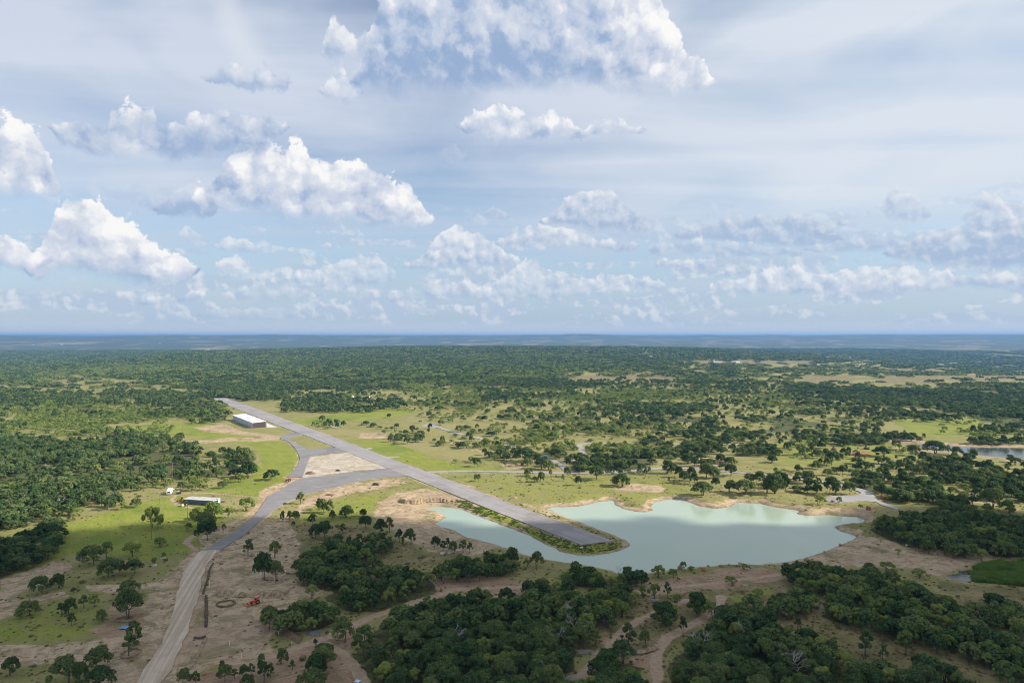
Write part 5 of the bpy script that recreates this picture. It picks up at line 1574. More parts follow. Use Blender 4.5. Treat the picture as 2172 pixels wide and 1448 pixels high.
triangulate(wpoly([(565, 896.5), (588, 906.3), (565.5, 906.6)]), .13, 'hangar_forecourt', P_conc, skirt=.5)

# ------------------------------------------------------------------ the low shed on the grass
l0, l1 = np.array(on_ground(391.4, 1067.5)[:2]), np.array(on_ground(451.6, 1071.6)[:2])
Ls = float(np.linalg.norm(l1 - l0)); az_ = math.atan2(*(l1 - l0)[::-1])
shed = thing('storage_shed', 'long low slate blue shed with pale roof and open right end on the grass', 'shed', (l0[0], l0[1], float(height(*l0)[0]) - .15), az_)
Hs, Ws = 2.75, 7.0
MB().box((Ls / 2, .06, Hs / 2), (Ls, .12, Hs)).box((Ls / 2, Ws - .06, Hs / 2), (Ls, .12, Hs)).box((.06, Ws / 2, Hs / 2), (.12, Ws - .24, Hs)).build('wall', P_blue, shed)  # dark blue: the shade on the long side is in the colour
e = MB()
e.box((Ls - .06, .75, Hs / 2), (.12, 1.2, Hs)); e.box((Ls - .06, Ws - 1.2, Hs / 2), (.12, 2.1, Hs)); e.box((Ls - .06, 3.2, Hs - .25), (.12, 3.8, .5))
e.build('end_wall', P_sky, shed)  # pale blue: sunlight on this end is put into its colour
r_ = MB()
for k in range(10):
    x0 = -.3 + k * (Ls + .6) / 10
    for sy, y0, y1, z0, z1 in ((0, -.35, Ws / 2, Hs + .02, Hs + .5), (1, Ws / 2, Ws + .35, Hs + .5, Hs + .02)):
        xx1 = x0 + (Ls + .6) / 10 - .03
        r_.poly([(x0, y0, z0), (xx1, y0, z0), (xx1, y1, z1), (x0, y1, z1), (x0, y0, z0 + .07), (xx1, y0, z0 + .07), (xx1, y1, z1 + .07), (x0, y1, z1 + .07)], [(3, 2, 1, 0), (4, 5, 6, 7), (0, 1, 5, 4), (1, 2, 6, 5), (2, 3, 7, 6), (3, 0, 4, 7)])
r_.build('roof', simple('dull_tin_roof', (.48, .45, .43), .5, .4, var=.2, scale=.5), shed)
for k in range(2): MB().lathe([(.16, 0), (.16, .5), (.28, .5), (.28, .6), (.02, .72)], (Ls * (.38 + .05 * k), Ws / 2 + .3, Hs + .45), 10).build('roof_vent', P_grey, shed)
MB().box((Ls * .62, -.03, .55), (1.1, .06, 1.0)).build('hatch', P_dark, shed)

# ------------------------------------------------------------------ vehicles
def add_wheel(parent, c, r, w, rim=P_grey, tyre=P_black):
    t = MB().wheel((0, 0, 0), r, w); o = t.build('wheel', tyre, parent); o.location = c
    MB().wheel((0, 0, 0), r * .55, w * 1.06, bevel=.1).build('rim', rim, o)
    return o
def tractor(name, label, loc, rz, paint, canopy, rim=P_grey, cab=False, fork=True, s=1.0):
    """faces local +x"""
    t = thing(name, label, 'tractor', loc, rz); t.scale = (s, s, s)
    b = MB(); b.box((.9, 0, 1.05), (1.7, .78, .75), taper=.9); b.box((-.35, 0, .8), (1.3, .7, .5)); b.box((1.78, 0, .95), (.12, .7, .6)); b.bar((.9, .25, 1.4), (.9, .25, 2.0), .05)
    b.build('body', paint, t)
    MB().box((1.86, 0, 1.02), (.05, .55, .5)).build('grille', P_dark, t)
    for y in (-.78, .78):
        f = MB()
        V, F = [], []
        for k in range(7):
            a = math.pi * (k / 6 * .85 + .08)
            for yy in (-.24, .24):
                for rr_ in (.86, .92): V.append((-.6 + rr_ * math.cos(a), y + yy, .8 + rr_ * math.sin(a)))
        for k in range(6):
            i = k * 4; j = i + 4
            F += [(i, j, j + 2, i + 2), (i + 1, i + 3, j + 3, j + 1), (i, i + 1, j + 1, j), (i + 2, j + 2, j + 3, i + 3)]
        f.poly(V, F).build('mudguard', paint, t)
        add_wheel(t, (-.6, y, .80), .80, .44, rim); add_wheel(t, (1.35, y * .92, .48), .48, .30, rim)
    MB().box((-.55, 0, 1.18), (.5, .5, .14)).box((-.78, 0, 1.45), (.1, .5, .5)).build('seat', P_black, t)
    MB().bar((.05, 0, 1.3), (-.12, 0, 1.62), .03).wheel((-.14, 0, 1.64), .2, .04, 'x').build('steering_wheel', P_black, t)
    r = MB().box((-.5, 0, 2.62), (1.55, 1.45, .1), taper=.93); ro = r.build('canopy', canopy, t)
    p_ = MB()
    for x in (-1.1, .1):
        for y in (-.6, .6): p_.bar((x, y, 1.0), (x, y, 2.58), .045)
    p_.build('canopy_frame', P_grey if cab else P_black, t)
    if cab:
        g = MB()
        for y in (-.6, .6): g.box((-.5, y, 1.95), (1.1, .03, 1.15))
        g.box((.1, 0, 1.95), (.03, 1.1, 1.15)); g.build('cab_glass', P_dark, t)
    if fork:
        a = MB()
        for y in (-.55, .55): a.bar((.2, y, 1.35), (1.6, y, 1.15), .08).bar((1.6, y, 1.15), (2.5, y, .5), .08)
        a.build('loader_arm', paint, t)
        V = [(2.45, -.95, .75), (2.45, .95, .75), (2.5, .95, .12), (2.5, -.95, .12), (3.15, .95, .1), (3.15, -.95, .1)]
        MB().poly(V, [(0, 1, 2, 3), (3, 2, 4, 5), (1, 4, 2), (0, 3, 5)]).build('bucket', paint if not cab else P_red, t)
    return t
X = on_ground(541.5, 1279.5)
tractor('tractor', 'orange tractor with faded red canopy parked in the dug pit', X, R(215), P_orange, P_pink, P_orange, s=1.02)
X = on_ground(762, 1463)
tractor('tractor', 'red tractor with pale blue roof at the bottom edge of the bare track', X, R(-14), P_red, P_sky, P_red, cab=True, s=.98)
X = on_ground(393.5, 1072)
tractor('tractor', 'dark green tractor parked at the left end of the slate blue shed', X, R(200), P_green, P_green, P_yellow, fork=False, s=1.05)
X = on_ground(612, 1020.5)
tractor('tractor', 'small red tractor on the pale dirt left of the gravel pad', X, R(190), P_red, P_red, P_grey, fork=False, s=1.05)
# yellow loader behind it
X = on_ground(386.5, 1062.5)
t = thing('wheel_loader', 'yellow wheel loader beside the left end of the slate blue shed', 'loader', X, R(190))
MB().box((-.9, 0, 1.25), (1.9, 1.5, 1.1), taper=.88).box((.5, 0, .9), (1.2, 1.1, .5)).build('body', P_yellow, t)
MB().box((.0, 0, 2.1), (1.2, 1.3, 1.1), taper=.9).build('cab_glass', P_dark, t)
MB().box((.0, 0, 2.72), (1.35, 1.45, .12)).build('cab_roof', P_yellow, t)
for x in (-1.1, 1.0):
    for y in (-.85, .85): add_wheel(t, (x, y, .68), .68, .5, P_yellow)
a = MB()
for y in (-.5, .5): a.bar((.5, y, 1.5), (2.5, y, .8), .12)
a.build('loader_arm', P_yellow, t)
MB().poly([(2.4, -1.15, 1.0), (2.4, 1.15, 1.0), (2.5, 1.15, .15), (2.5, -1.15, .15), (3.3, 1.15, .12), (3.3, -1.15, .12)], [(0, 1, 2, 3), (3, 2, 4, 5), (1, 4, 2), (0, 3, 5)]).build('bucket', P_black, t)
# travel trailer
X = on_ground(360, 1046.5)
t = thing('camper_van', 'white camper parked on the grass in front of the dark left wood', 'camper', X, R(-72))
V, F = [], []
prof = [(3.6, .5), (3.75, 1.2), (3.45, 2.2), (3.0, 2.95), (-3.2, 3.05), (-3.4, 2.6), (-3.4, .5)]
for y in (-1.2, 1.2): V += [(x, y, z) for x, z in prof]
n = len(prof); F = [tuple(range(n))[::-1], tuple(range(n, 2 * n))] + [(k, (k + 1) % n, n + (k + 1) % n, n + k) for k in range(n)]
MB().poly(V, F).build('body', P_white, t)
MB().poly([(3.77, -.9, 1.25), (3.77, .9, 1.25), (3.5, .9, 2.1), (3.5, -.9, 2.1)], [(0, 1, 2, 3)]).build('windscreen', P_dark, t)
for x in (1.6, -1.2): MB().box((x, -1.215, 1.9), (1.0, .04, .7)).box((x, 1.215, 1.9), (1.0, .04, .7)).build('window', P_dark, t)
MB().box((.3, -1.22, 1.45), (.7, .05, 1.8)).build('door', P_pale, t)
MB().box((-1.0, 0, 3.13), (.9, .8, .25)).build('roof_vent', P_white, t)
MB().box((-.4, 1.9, 2.6), (2.8, 1.4, .05)).build('awning', P_white, t)
for x in (2.3, -1.8):
    for y in (-1.05, 1.05): add_wheel(t, (x, y, .42), .42, .26)
# small utility vehicle
X = on_ground(379, 1047)
t = thing('utility_cart', 'small dark off road cart parked between the camper and the shed', 'utility cart', X, R(160))
MB().box((0, 0, .75), (2.6, 1.3, .45), taper=.92).box((-.9, 0, 1.1), (.9, 1.25, .4)).build('body', P_black, t)
MB().box((.1, 0, 1.95), (1.4, 1.3, .08)).build('roof', P_white, t)
q = MB()
for x in (-.5, .75):
    for y in (-.58, .58): q.bar((x, y, .9), (x, y, 1.92), .04)
q.build('roll_cage', P_black, t)
for x in (-.85, .9):
    for y in (-.62, .62): add_wheel(t, (x, y, .34), .34, .25)
MB().box((0, 0, 1.05), (.5, 1.0, .35)).build('seat', P_grey, t)
X = on_ground(386.5, 1073.5)
tag(MB().lathe([(.75, 0), (.95, .2), (.95, 1.1), (.75, 1.3)], (X[0], X[1], X[2] - .05), 14).build('hay_bale', P_palerock, None, True), 'pale round bale lying in front of the dark green tractor', 'hay bale')
# excavator far right
X = on_ground(1838, 952)
t = thing('excavator', 'dusty tan excavator on bare ground left of the far pond', 'excavator', X, R(170))
for y in (-1.2, 1.2):
    MB().wheel((-1.6, y, .48), .48, .6).wheel((1.6, y, .48), .48, .6).box((0, y, .48), (3.2, .56, .9)).build('track', P_black, t)
MB().box((-.3, 0, 1.5), (3.4, 2.6, 1.0)).box((-1.7, 0, 1.7), (.7, 2.5, 1.2)).build('body', P_tan, t)
MB().box((.9, .75, 2.55), (1.3, 1.0, 1.3), taper=.9).build('cab', P_dark, t)
MB().bar((1.2, -.2, 1.8), (4.0, -.2, 4.4), .32, .26).bar((4.0, -.2, 4.4), (6.4, -.2, 3.6), .26, .2).build('boom', P_tan, t)
MB().bar((6.4, -.2, 3.6), (7.2, -.2, 1.2), .22, .16).build('arm', P_tan, t)
MB().box((7.1, -.2, .8), (.9, 1.0, .8), taper=.7).build('bucket', P_black, t)

# ------------------------------------------------------------------ tank and houses
X = on_ground(748, 845.2)
t = thing('water_tank', 'white upright water tank on the open ground beyond the runway', 'water tank', X)
MB().lathe([(2.0, 0), (2.0, 5.0)], sides=28).build('shell', P_white, t, False)
MB().lathe([(2.15, 4.95), (2.1, 5.1), (.3, 5.7), (.25, 5.9)], sides=28).build('lid', P_grey, t)
MB().box((2.05, 0, 2.5), (.1, .5, 5.0)).build('ladder', P_grey, t)
def house(name, label, cat, loc, L, W, H, rise, wallm, roofm, rz=0.0, group=None, nwin=3, parts=True):
    t = thing(name, label, cat, loc, rz, group)
    w = MB(); w.box((0, 0, H / 2 - .5), (L, W, H + 1.0))
    V = [(-L / 2, -W / 2, H), (-L / 2, W / 2, H), (-L / 2, 0, H + rise), (L / 2, -W / 2, H), (L / 2, W / 2, H), (L / 2, 0, H + rise)]
    w.poly(V, [(0, 2, 1), (3, 4, 5)])
    w.build('wall', wallm, t)
    r = MB(); o = .5
    for s in (-1, 1):
        a = [(-L / 2 - o, s * (W / 2 + o), H - rise * o / (W / 2) + .03), (L / 2 + o, s * (W / 2 + o), H - rise * o / (W / 2) + .03), (L / 2 + o, 0, H + rise + .05), (-L / 2 - o, 0, H + rise + .05)]
        r.poly(a + [(x, y, z + .14) for x, y, z in a], [(3, 2, 1, 0), (4, 5, 6, 7), (0, 1, 5, 4), (1, 2, 6, 5), (2, 3, 7, 6), (3, 0, 4, 7)])
    r.build('roof', roofm, t)
    for k in range(nwin):
        MB().box((-L / 2 + (k + .5) * L / nwin, -W / 2 - .02, H * .55), (1.2, .06, 1.1)).build('window' if k != nwin // 2 else 'door', P_dark, t)
    return t
house('shed', 'white low shed right of the upright water tank', 'shed', on_ground(763, 845), 7.5, 5, 2.3, 1.0, P_white, P_white, R(8))
house('shed', 'pale small shed farthest right of the water tank', 'shed', on_ground(782, 845), 5, 4, 2.2, 1.2, P_pale, P_white, R(70), nwin=2)
k_ = lambda x, y: far_hit(x, y)
def fs(x, y, w):      # metres for w picture units at that place
    q = far_hit(x, y); return q, w * q[1] / FPX
q, L = fs(1523, 769.5, 17); house('barn', 'large pinkish roofed barn among pale far fields', 'barn', q, L, L * .5, L * .10, L * .12, P_pale, P_roofp, R(5))
q, L = fs(1560, 769.5, 17); house('barn', 'long white barn right of the pinkish roofed barn', 'barn', q, L, L * .45, L * .12, L * .08, P_white, P_white, R(0))
q, L = fs(1513.5, 769.5, 4); t = thing('silo', 'pale silo at the left end of the pinkish roofed barn', 'silo', q); MB().lathe([(L / 2, -1), (L / 2, 10), (L * .3, 12), (.2, 12.6)], sides=18).build('shell', P_pale, t); MB().lathe([(L * .52, 10), (L * .52, 10.4)], sides=18).build('ring', P_grey, t)
q, L = fs(1825, 788, 16); house('barn', 'brown walled barn with grey roof beside a row of small white cabins', 'barn', q, L, L * .5, L * .16, L * .12, P_brown, P_grey, R(0))
for k, x in enumerate((1766, 1773, 1780, 1787, 1794, 1802)):
    q, L = fs(x, 787.2, 5.0)
    house('cabin', 'small white cabin in the row left of the brown walled barn', 'cabin', q, L, L * .6, L * .25, L * .2, P_white, P_white, 0, 'white cabins in a row by the brown barn', 1)
q, L = fs(1908, 789.5, 34); house('greenhouse', 'very long low pale roof in the far fields at right', 'greenhouse', q, L, L * .12, 2.5, 2, P_pale, P_grey, R(-4))
for k, (x, y, w, lb) in enumerate([(2022, 773, 14, 'long grey roofed shed in the far woods near the right edge'), (1745, 757.5, 7, 'tiny pale house leftmost of the far row right of centre'), (1757, 757.8, 8, 'tiny pale house second of the far row right of centre'), (1778, 758, 12, 'longest pale house of the far row right of centre'),
                                  (1800, 758.2, 7, 'tiny pale house fourth of the far row right of centre'), (1838, 758.5, 9, 'tiny pale house rightmost of the far row'), (1380, 756.5, 6, 'tiny pale farmhouse in the far clearing right of centre'),
                                  (1183, 752, 5, 'tiny farmhouse alone in the far woods at centre'), (912, 744.5, 6, 'tiny farmhouse with bare yard in the far woods left of centre'), (130, 731, 5, 'tiny white house in the pale far field at left'), (70, 731.5, 4, 'tiny white house leftmost on the far valley floor'),
                                  (440, 742, 6, 'tiny white farmhouse at the edge of the left far clearing'), (338, 728, 4, 'tiny white house alone on the far blue slope at left')]):
    q, L = fs(x, y, w); house('farm_house', lb, 'farm house', q, L, L * .5, max(3, L * .14), max(1.5, L * .1), P_white, P_grey if k % 2 == 0 else P_white, R(RNG.uniform(-20, 20)), None, 2)

# ------------------------------------------------------------------ poles, pipes, fence
def pole(label, x, yb, yt, arm=True):
    p = on_ground(x, yb); h = (yb - yt) * math.hypot(p[0], p[1]) / FPX
    t = thing('utility_pole', label, 'utility pole', p, R(20), 'utility poles')
    MB().bar((0, 0, -.4), (0, 0, h), .17, .11, 8).build('pole', P_wood, t)
    if arm:
        MB().box((0, .0, h - .55), (2.4, .12, .14)).build('crossarm', P_wood, t)
        for k in (-1.05, 0, 1.05): MB().lathe([(.05, 0), (.08, .08), (.08, .2), (.03, .26)], (k, 0, h - .48 if k else h), 8).build('insulator', P_grey, t)
for lb, x, yb, yt, arm in (('tall wooden pole on the grass between the camper and the gravel road', 339.5, 1083, 1049, True), ('thin wooden pole in front of the slate blue shed', 398, 1098, 1073, True), ('wooden pole standing on the mown field left of the hangar', 387.5, 933, 908, True),
                           ('wooden pole nearest to the hangar shadow', 443.5, 918, 899, True), ('wooden pole right behind the white camper', 353, 1032, 1014, True), ('wooden pole among the dark trees behind the camper', 365.5, 1012, 984, True), ('short pole at the far left corner of the mown field', 345, 936, 920, True),
                           ('wooden pole in the lone bush on the shaded left grass', 321.5, 1143, 1105, False), ('wooden pole on the pale sand at lower left', 62, 1281, 1249, False)):
    pole(lb, x, yb, yt, arm)
for lb, x, yb, yt in (('white standpipe by the dark trench right of the gravel road', 444, 1245, 1232), ('white standpipe on the grey gravel patch, upper one', 487.3, 1368, 1360), ('white standpipe on the grey gravel patch, lower one', 512.4, 1393.5, 1385.5), ('white standpipe at the left rim of the burn hollow', 590.5, 1345.5, 1338), ('white standpipe at the lower rim of the burn hollow', 619, 1368, 1361)):
    p = on_ground(x, yb); h = max(1.0, (yb - yt) * math.hypot(p[0], p[1]) / FPX)
    tag(MB().bar((p[0], p[1], p[2] - .2), (p[0], p[1], p[2] + h), .09, .09, 10).lathe([(.12, 0), (.12, .12)], (p[0], p[1], p[2] + h - .02), 10).build('standpipe', P_pvc), lb, 'pipe', 'white standpipes')
fa, fb = on_ground(464, 1049.5), on_ground(531, 1054)
t = thing('rail_fence', 'thin rail fence along the dirt drive above the slate blue shed', 'fence', fa)
nP = 12
for k in range(nP):
    f = k / (nP - 1); x, y = (fb[0] - fa[0]) * f, (fb[1] - fa[1]) * f
    MB().bar((x, y, -.3), (x, y, 1.3), .07, .06).build('post', P_wood, t)
m_ = MB()
for z in (.45, .8, 1.15): m_.bar((0, 0, z), (fb[0] - fa[0], fb[1] - fa[1], z), .035, sides=4)
m_.build('rail', P_wood, t)
ga, gb = on_ground(486, 1063.5), on_ground(499, 1063.5)
t = thing('pipe_gate', 'small pipe gate standing alone on the grass right of the shed', 'gate', ga)
dx_g, dy_g = gb[0] - ga[0], gb[1] - ga[1]
for f in (0, .5, 1): MB().bar((dx_g * f, dy_g * f, -.2), (dx_g * f, dy_g * f, 1.4), .06).build('post', P_grey, t)
MB().bar((0, 0, 1.35), (dx_g, dy_g, 1.35), .04).bar((0, 0, .7), (dx_g, dy_g, .7), .04).build('rail', P_grey, t)
# sheets on the field, tarp by the tree
for lb, x0, y0, x1, y1 in (('pale blue plastic strip on the mown field, rightmost', 332, 912.3, 361, 910.6), ('pale blue plastic strip on the mown field, middle', 318, 923, 354, 919.6), ('pale blue plastic strip on the mown field, leftmost', 289, 926, 312, 924)):
    a, b = on_ground(x0, y0), on_ground(x1, y1)
    L = math.hypot(b[0] - a[0], b[1] - a[1]); m_ = MB()
    n = 14
    for k in range(n):
        if k % 5 == 4: continue
        m_.box((L * (k + .5) / n, RNG.uniform(-.5, .5), .12 + RNG.uniform(0, .15)), (L / n * .98, 2.2 * RNG.uniform(.6, 1.1), .06), RNG.uniform(-.1, .1))
    o = m_.build('plastic_strip', P_tarpp); o.location = a; o.rotation_euler = (0, 0, math.atan2(b[1] - a[1], b[0] - a[0]))
    tag(o, lb, 'plastic sheet', 'plastic strips on the mown field')
p = on_ground(263, 1330)
V, F = [], []
for i in range(8):
    for j in range(6): V.append((i * .35 - 1.2, j * .35 - .9, .25 + .5 * float(vnoise(i * .7, j * .7, 3)) * (1 if 0 < i < 7 and 0 < j < 5 else 0) - (.3 if i in (0, 7) or j in (0, 5) else 0)))
for i in range(7):
    for j in range(5): F.append((i * 6 + j, (i + 1) * 6 + j, (i + 1) * 6 + j + 1, i * 6 + j + 1))
o = MB().poly(V, F).build('tarpaulin', P_tarp, None, True); o.location = p; tag(o, 'crumpled blue tarpaulin on the ground behind a lower left tree', 'tarpaulin')

# ------------------------------------------------------------------ stones, heaps, dead wood
def rock_geo(rng, r, lumps=1, flat=.65):
    bm = bmesh.new()
    bmesh.ops.create_icosphere(bm, subdivisions=2, radius=1.0)
    bv = np.array([v.co[:] for v in bm.verts]); bf = [[v.index for v in f.verts] for f in bm.faces]; bm.free()
    m_ = MB()
    for k in range(lumps):
        s = rng.uniform(0, 50)
        d = 1 + .5 * (fbm(bv[:, 0] * 1.3 + s, bv[:, 1] * 1.3 + bv[:, 2] * 1.7, 3, 5) - .5) * 2
        q = np.round(bv * d[:, None] * 3.2) / 3.2 * .5 + bv * d[:, None] * .5
        rr_ = r * (1 if k == 0 else rng.uniform(.35, .8))
        off = np.array([0, 0, 0]) if k == 0 else rng.uniform(-1.3, 1.3, 3) * r * (1, 1, .1)
        m_.poly(q * rr_ * (1, rng.uniform(.7, 1), flat) + off + (0, 0, rr_ * flat * .45), bf)
    return m_
rg = np.random.default_rng(31)
ROCKS = [(p_, lb) for p_, lb in [
 ((1234, 1164, 1.3), 'pale brown boulder below the blunt end of the runway'), ((1250, 1167.5, .8), 'small boulder right of the boulder below the runway end'), ((1209, 1161, .9), 'boulder left of the boulder below the runway end'), ((1302, 1157, .9), 'boulder in the grass near the tip of the green spit'),
 ((1287, 1161, .7), 'small boulder in the grass left of the spit tip'), ((1195, 1154.5, 1.0), 'boulder on the spit bank, third from its tip'), ((1180, 1149, .9), 'boulder on the spit bank, fourth from its tip'), ((1113.5, 1118, 1.2), 'blocky boulder on the inlet side of the runway bank, lower'), ((1102, 1119, .9), 'boulder at the water line of the runway bank'),
 ((1160, 1138, .8), 'dark boulder midway along the runway bank'), ((1144, 1130, 1.0), 'boulder above the others midway along the runway bank'), ((1442, 1205, 1.3), 'tall brown boulder on the near shore beside the slim sapling'), ((1493, 1209, 1.5), 'rust brown boulder on the pink clearing'), ((1570, 1193.5, 1.2), 'dark boulder at the water edge of the near shore'),
 ((1503, 1199.5, .9), 'small boulder left of the dark boulder on the near shore'), ((1529, 1198.5, .9), 'small dark boulder on the near shore in the middle of the pink clearing'), ((1783, 1156, 1.3), 'dark boulder on the right shore of the lake'), ((1711, 1187.5, 1.5), 'brown boulder at the lower right shore'), ((1749, 1169, .8), 'small boulder on the shore left of the dark boulder'),
 ((1666, 1302, 1.0), 'pale boulder on the dry slope left of the oval copse'), ((1923, 1155.5, .7), 'pale stone on the bare slope below the wooded knoll'), ((938.5, 1174.5, 1.6), 'pale limestone block beside the row of small oaks, left'), ((955, 1172, 1.4), 'pale limestone block beside the row of small oaks, right'), ((977, 1171, .8), 'small pale block right of the two limestone blocks'),
 ((1768, 1063.5, 1.6), 'low brown rock pile beside the round road end'), ((1842.5, 1079.5, 1.7), 'upright red rock on the bank below the round road end'), ((1873, 1057, 2.0), 'tall red rock at the edge of the road right of the turning circle'), ((1725, 1072, 1.2), 'brown rock on the grass above the right lake bay'), ((1710, 1086, 1.2), 'dark stump on the right lake bay bank'),
 ((534, 1177, 1.3), 'round brown stump at the foot of the slender tree right of the road'), ((469, 1194, 1.0), 'brown stone right of the gravel road top'), ((610, 1214, .9), 'brown stone on the bare slope below the left trees'), ((558, 1129, .8), 'dark stone at the edge of the bare ground right of the road'), ((1625, 1066, .9), 'stone on the lake edge below the right meadow')]]
for (x, y, r), lb in ROCKS:
    p = on_ground(x, y)
    red = 'red' in lb.split() or 'rust' in lb
    mt = P_redrock if red else P_palerock if 'limestone' in lb or 'pale' in lb.split()[0] else P_rock
    o = rock_geo(rg, r * .8, 3 if 'pile' in lb else 1, 1.0 if 'upright' in lb or 'tall' in lb else .65).build('boulder', mt)
    o.location = (p[0], p[1], p[2] - .15); o.rotation_euler = (0, 0, rg.uniform(0, 6))
    tag(o, lb, 'boulder', 'boulders round the lake and tracks')
def heap(label, x, y, w, h, mat, nm='soil_heap', cat='soil heap', d=.7):
    p = on_ground(x, y); n, m = 22, 14
    V, F = [], []
    for i in range(n + 1):
        for j in range(m + 1):
            u, v = i / n * 2 - 1, j / m * 2 - 1
            q = max(0.0, 1 - u * u - v * v)
            z = h * q * (.6 + .8 * float(vnoise(u * 3 + x, v * 3 + y, 8))) + (.25 * h * (float(vnoise(u * 9 + x, v * 9, 9)) - .5) if q > .05 else 0) - .15
            V.append((u * w / 2, v * w / 2 * d, z))
    for i in range(n):
        for j in range(m): F.append((i * (m + 1) + j, (i + 1) * (m + 1) + j, (i + 1) * (m + 1) + j + 1, i * (m + 1) + j + 1))
    o = MB().poly(V, F).build(nm, mat, None, True); o.location = p
    return tag(o, label, cat)
heap('pointed reddish brown soil heap left of the tan excavator', 1769, 955, 6.5, 3.2, P_browndirt)
heap('low bright red soil heap below the tan excavator', 1826, 963, 15, 1.8, P_reddirt)
heap('dark conical soil heap on the far green field at right', 1941, 894, 7, 3.0, P_browndirt)
heap('brown heap of cleared brush soil at the left end of the gravel pad', 658, 1004, 8, 1.6, P_browndirt)
heap('small dark heap in the middle of the gravel pad', 716.5, 998, 4.5, 1.0, simple('black_ash', (.03, .028, .026), .95, .1))
heap('dark burnt heap on the grass below the wide apron', 796.5, 1027, 5, 1.1, simple('burnt_wood', (.05, .04, .035), .95, .1))
heap('dark patch of ash beside the lone tree below the apron road', 699, 1048, 5, .6, P_browndirt)
heap('pinkish heap of broken rock beside the runway above the lake corner', 1091, 1056, 4.5, .9, P_rock, 'rock_heap', 'rock heap')
heap('orange brown spoil heap behind the stone ring in the dug pit', 474, 1256, 7.5, 1.5, P_bank)
heap('sharp orange spoil heap between the ring and the orange tractor', 513, 1262, 3.6, 1.6, P_bank)
heap('grey heap of burnt rubbish on the slope above the dirt track', 666, 1342, 5, .8, simple('grey_rubbish', (.16, .155, .16), .9, .1, var=.6, scale=3))
heap('heap of tan rock on the far scrub beyond the north road', 1224, 903.5, 9, 2.2, P_redrock, 'rock_heap', 'rock heap')

def brush(label, x, y, w, grp='brush piles along the dirt tracks'):
    p = on_ground(x, y); segs = []
    for k in range(70):
        a = rg.uniform(0, 6.28); c0 = np.array([rg.uniform(-.4, .4) * w, rg.uniform(-.2, .2) * w, rg.uniform(.1, .6)])
        L = rg.uniform(.8, 2.4); d = np.array([math.cos(a) * L, math.sin(a) * L * .6, rg.uniform(-.2, .7)])
        r = rg.uniform(.03, .09)
        segs.append([(c0 - d * .5, r), (c0 + rg.normal(size=3) * .1, r * .9), (c0 + d * .5, r * .3)])
    V, F = tubes(segs, 4)
    o = add('brush_pile', np_mesh('brush_pile', V, F, [dw], False)); o.location = p
    tag(o, label, 'brush pile', grp)
brush('grey brush pile at the right edge of the dark bottom wood', 1294, 1319, 6)
brush('grey brush pile left of the left dirt track near the bottom', 1240, 1384, 6)
brush('grey brush pile between the two dirt tracks', 1338, 1384, 5.5)
brush('small brush pile above the clump between the tracks', 1387, 1274, 4)
brush('brush pile at the bottom edge left of the bottom tracks', 1212, 1440, 7)
def dead_tree(label, x, yb, h, w):
    p = on_ground(x, yb); segs = []
    def grow(a, d, L, r, n):
        b = a + d * L
        segs.append([(a, r), ((a + b) / 2 + rg.normal(size=3) * L * .05, r * .85), (b, r * .65)])
        if n == 0: return
        for k in range(int(rg.integers(2, 4))):
            dd = unit((d + rg.normal(size=3) * (.6, .6, .35) + (0, 0, .1))[None])[0]
            grow(b, dd, L * rg.uniform(.6, .85), r * .6, n - 1)
    grow(np.array([0, 0, -.3]), np.array([rg.uniform(-.1, .1), 0, 1.0]), h * .32, h * .028, 5)
    V, F = tubes(segs, 4)
    V = V * (w / max(1e-3, np.ptp(V[:, 0])), w / max(1e-3, np.ptp(V[:, 1])), h / max(1e-3, np.ptp(V[:, 2])))
    o = add('dead_tree', np_mesh('dead_tree', V, F, [dw], False)); o.location = p
    tag(o, label, 'dead tree', 'bare grey trees')
dead_tree('bare grey tree in the middle of the dark bottom wood', 963, 1370, 7.8, 7.0)
dead_tree('bare grey tree at the upper right of the dark bottom wood', 1198, 1318, 7.5, 7)
dead_tree('bare grey tree at the right edge of the dark bottom wood', 1217, 1345, 7, 6)
dead_tree('bare brown tree in the bottom wood left of the brush pile', 1176, 1368, 7, 6.5)
dead_tree('wide bare grey tree in the bottom right wood beside the right track', 1487, 1388, 8.0, 8)
dead_tree('slim bare grey tree in the middle of the bottom right wood', 1575, 1358, 8.2, 5)
dead_tree('leaning bare tree at the bend of the right track', 1516, 1318, 6, 5.5)
dead_tree('whitish bare tree low in the bottom right wood', 1674, 1432, 8.2, 7.5)
dead_tree('bare snag on the near shore left of centre of the lake', 1312, 1222, 5, 3)
dead_tree('thin bare tree left of the large shaded oak at lower left', 196, 1287, 4.5, 4)
for k, (x, y) in enumerate([(25, 1077), (62, 1068), (230, 1064), (128, 1075), (5, 990), (130, 1040), (200, 985), (100, 1000)]):
    dead_tree('bare grey tree showing among the dark oaks of the left wood', x, y, 6.5, 6)

def ring(label, x, y, w, d, mat, h=.45, r=.28):
    p = on_ground(x, y); m_ = MB(); n = max(14, int(3.14 * (w + d) / 2 / .55))
    for k in range(n):
        a = 2 * math.pi * k / n
        m_.box((w / 2 * math.cos(a), d / 2 * math.sin(a), h / 2 - .1), (.62 * rg.uniform(.8, 1.1), r * 2 * rg.uniform(.8, 1.1), h * rg.uniform(.8, 1.2)), a + math.pi / 2 + rg.uniform(-.15, .15), .85)
    o = m_.build('stone_ring', mat); o.location = p
    tag(o, label, 'stone ring', 'rings of stone')
ring('curved stone edging round the trunk of the large oak at lower left', 265, 1312, 6.5, 4.5, P_rock)
ring('oval stone planter round the slender trees left of the gravel road', 277, 1384, 5.2, 6.5, P_rock)
ring('small stone ring behind the oval stone planter', 288, 1364, 2.2, 2.2, P_rock)
ring('dark earth ring in the dug pit right of the gravel road', 479, 1279, 6.6, 6, P_browndirt, .34, .3)
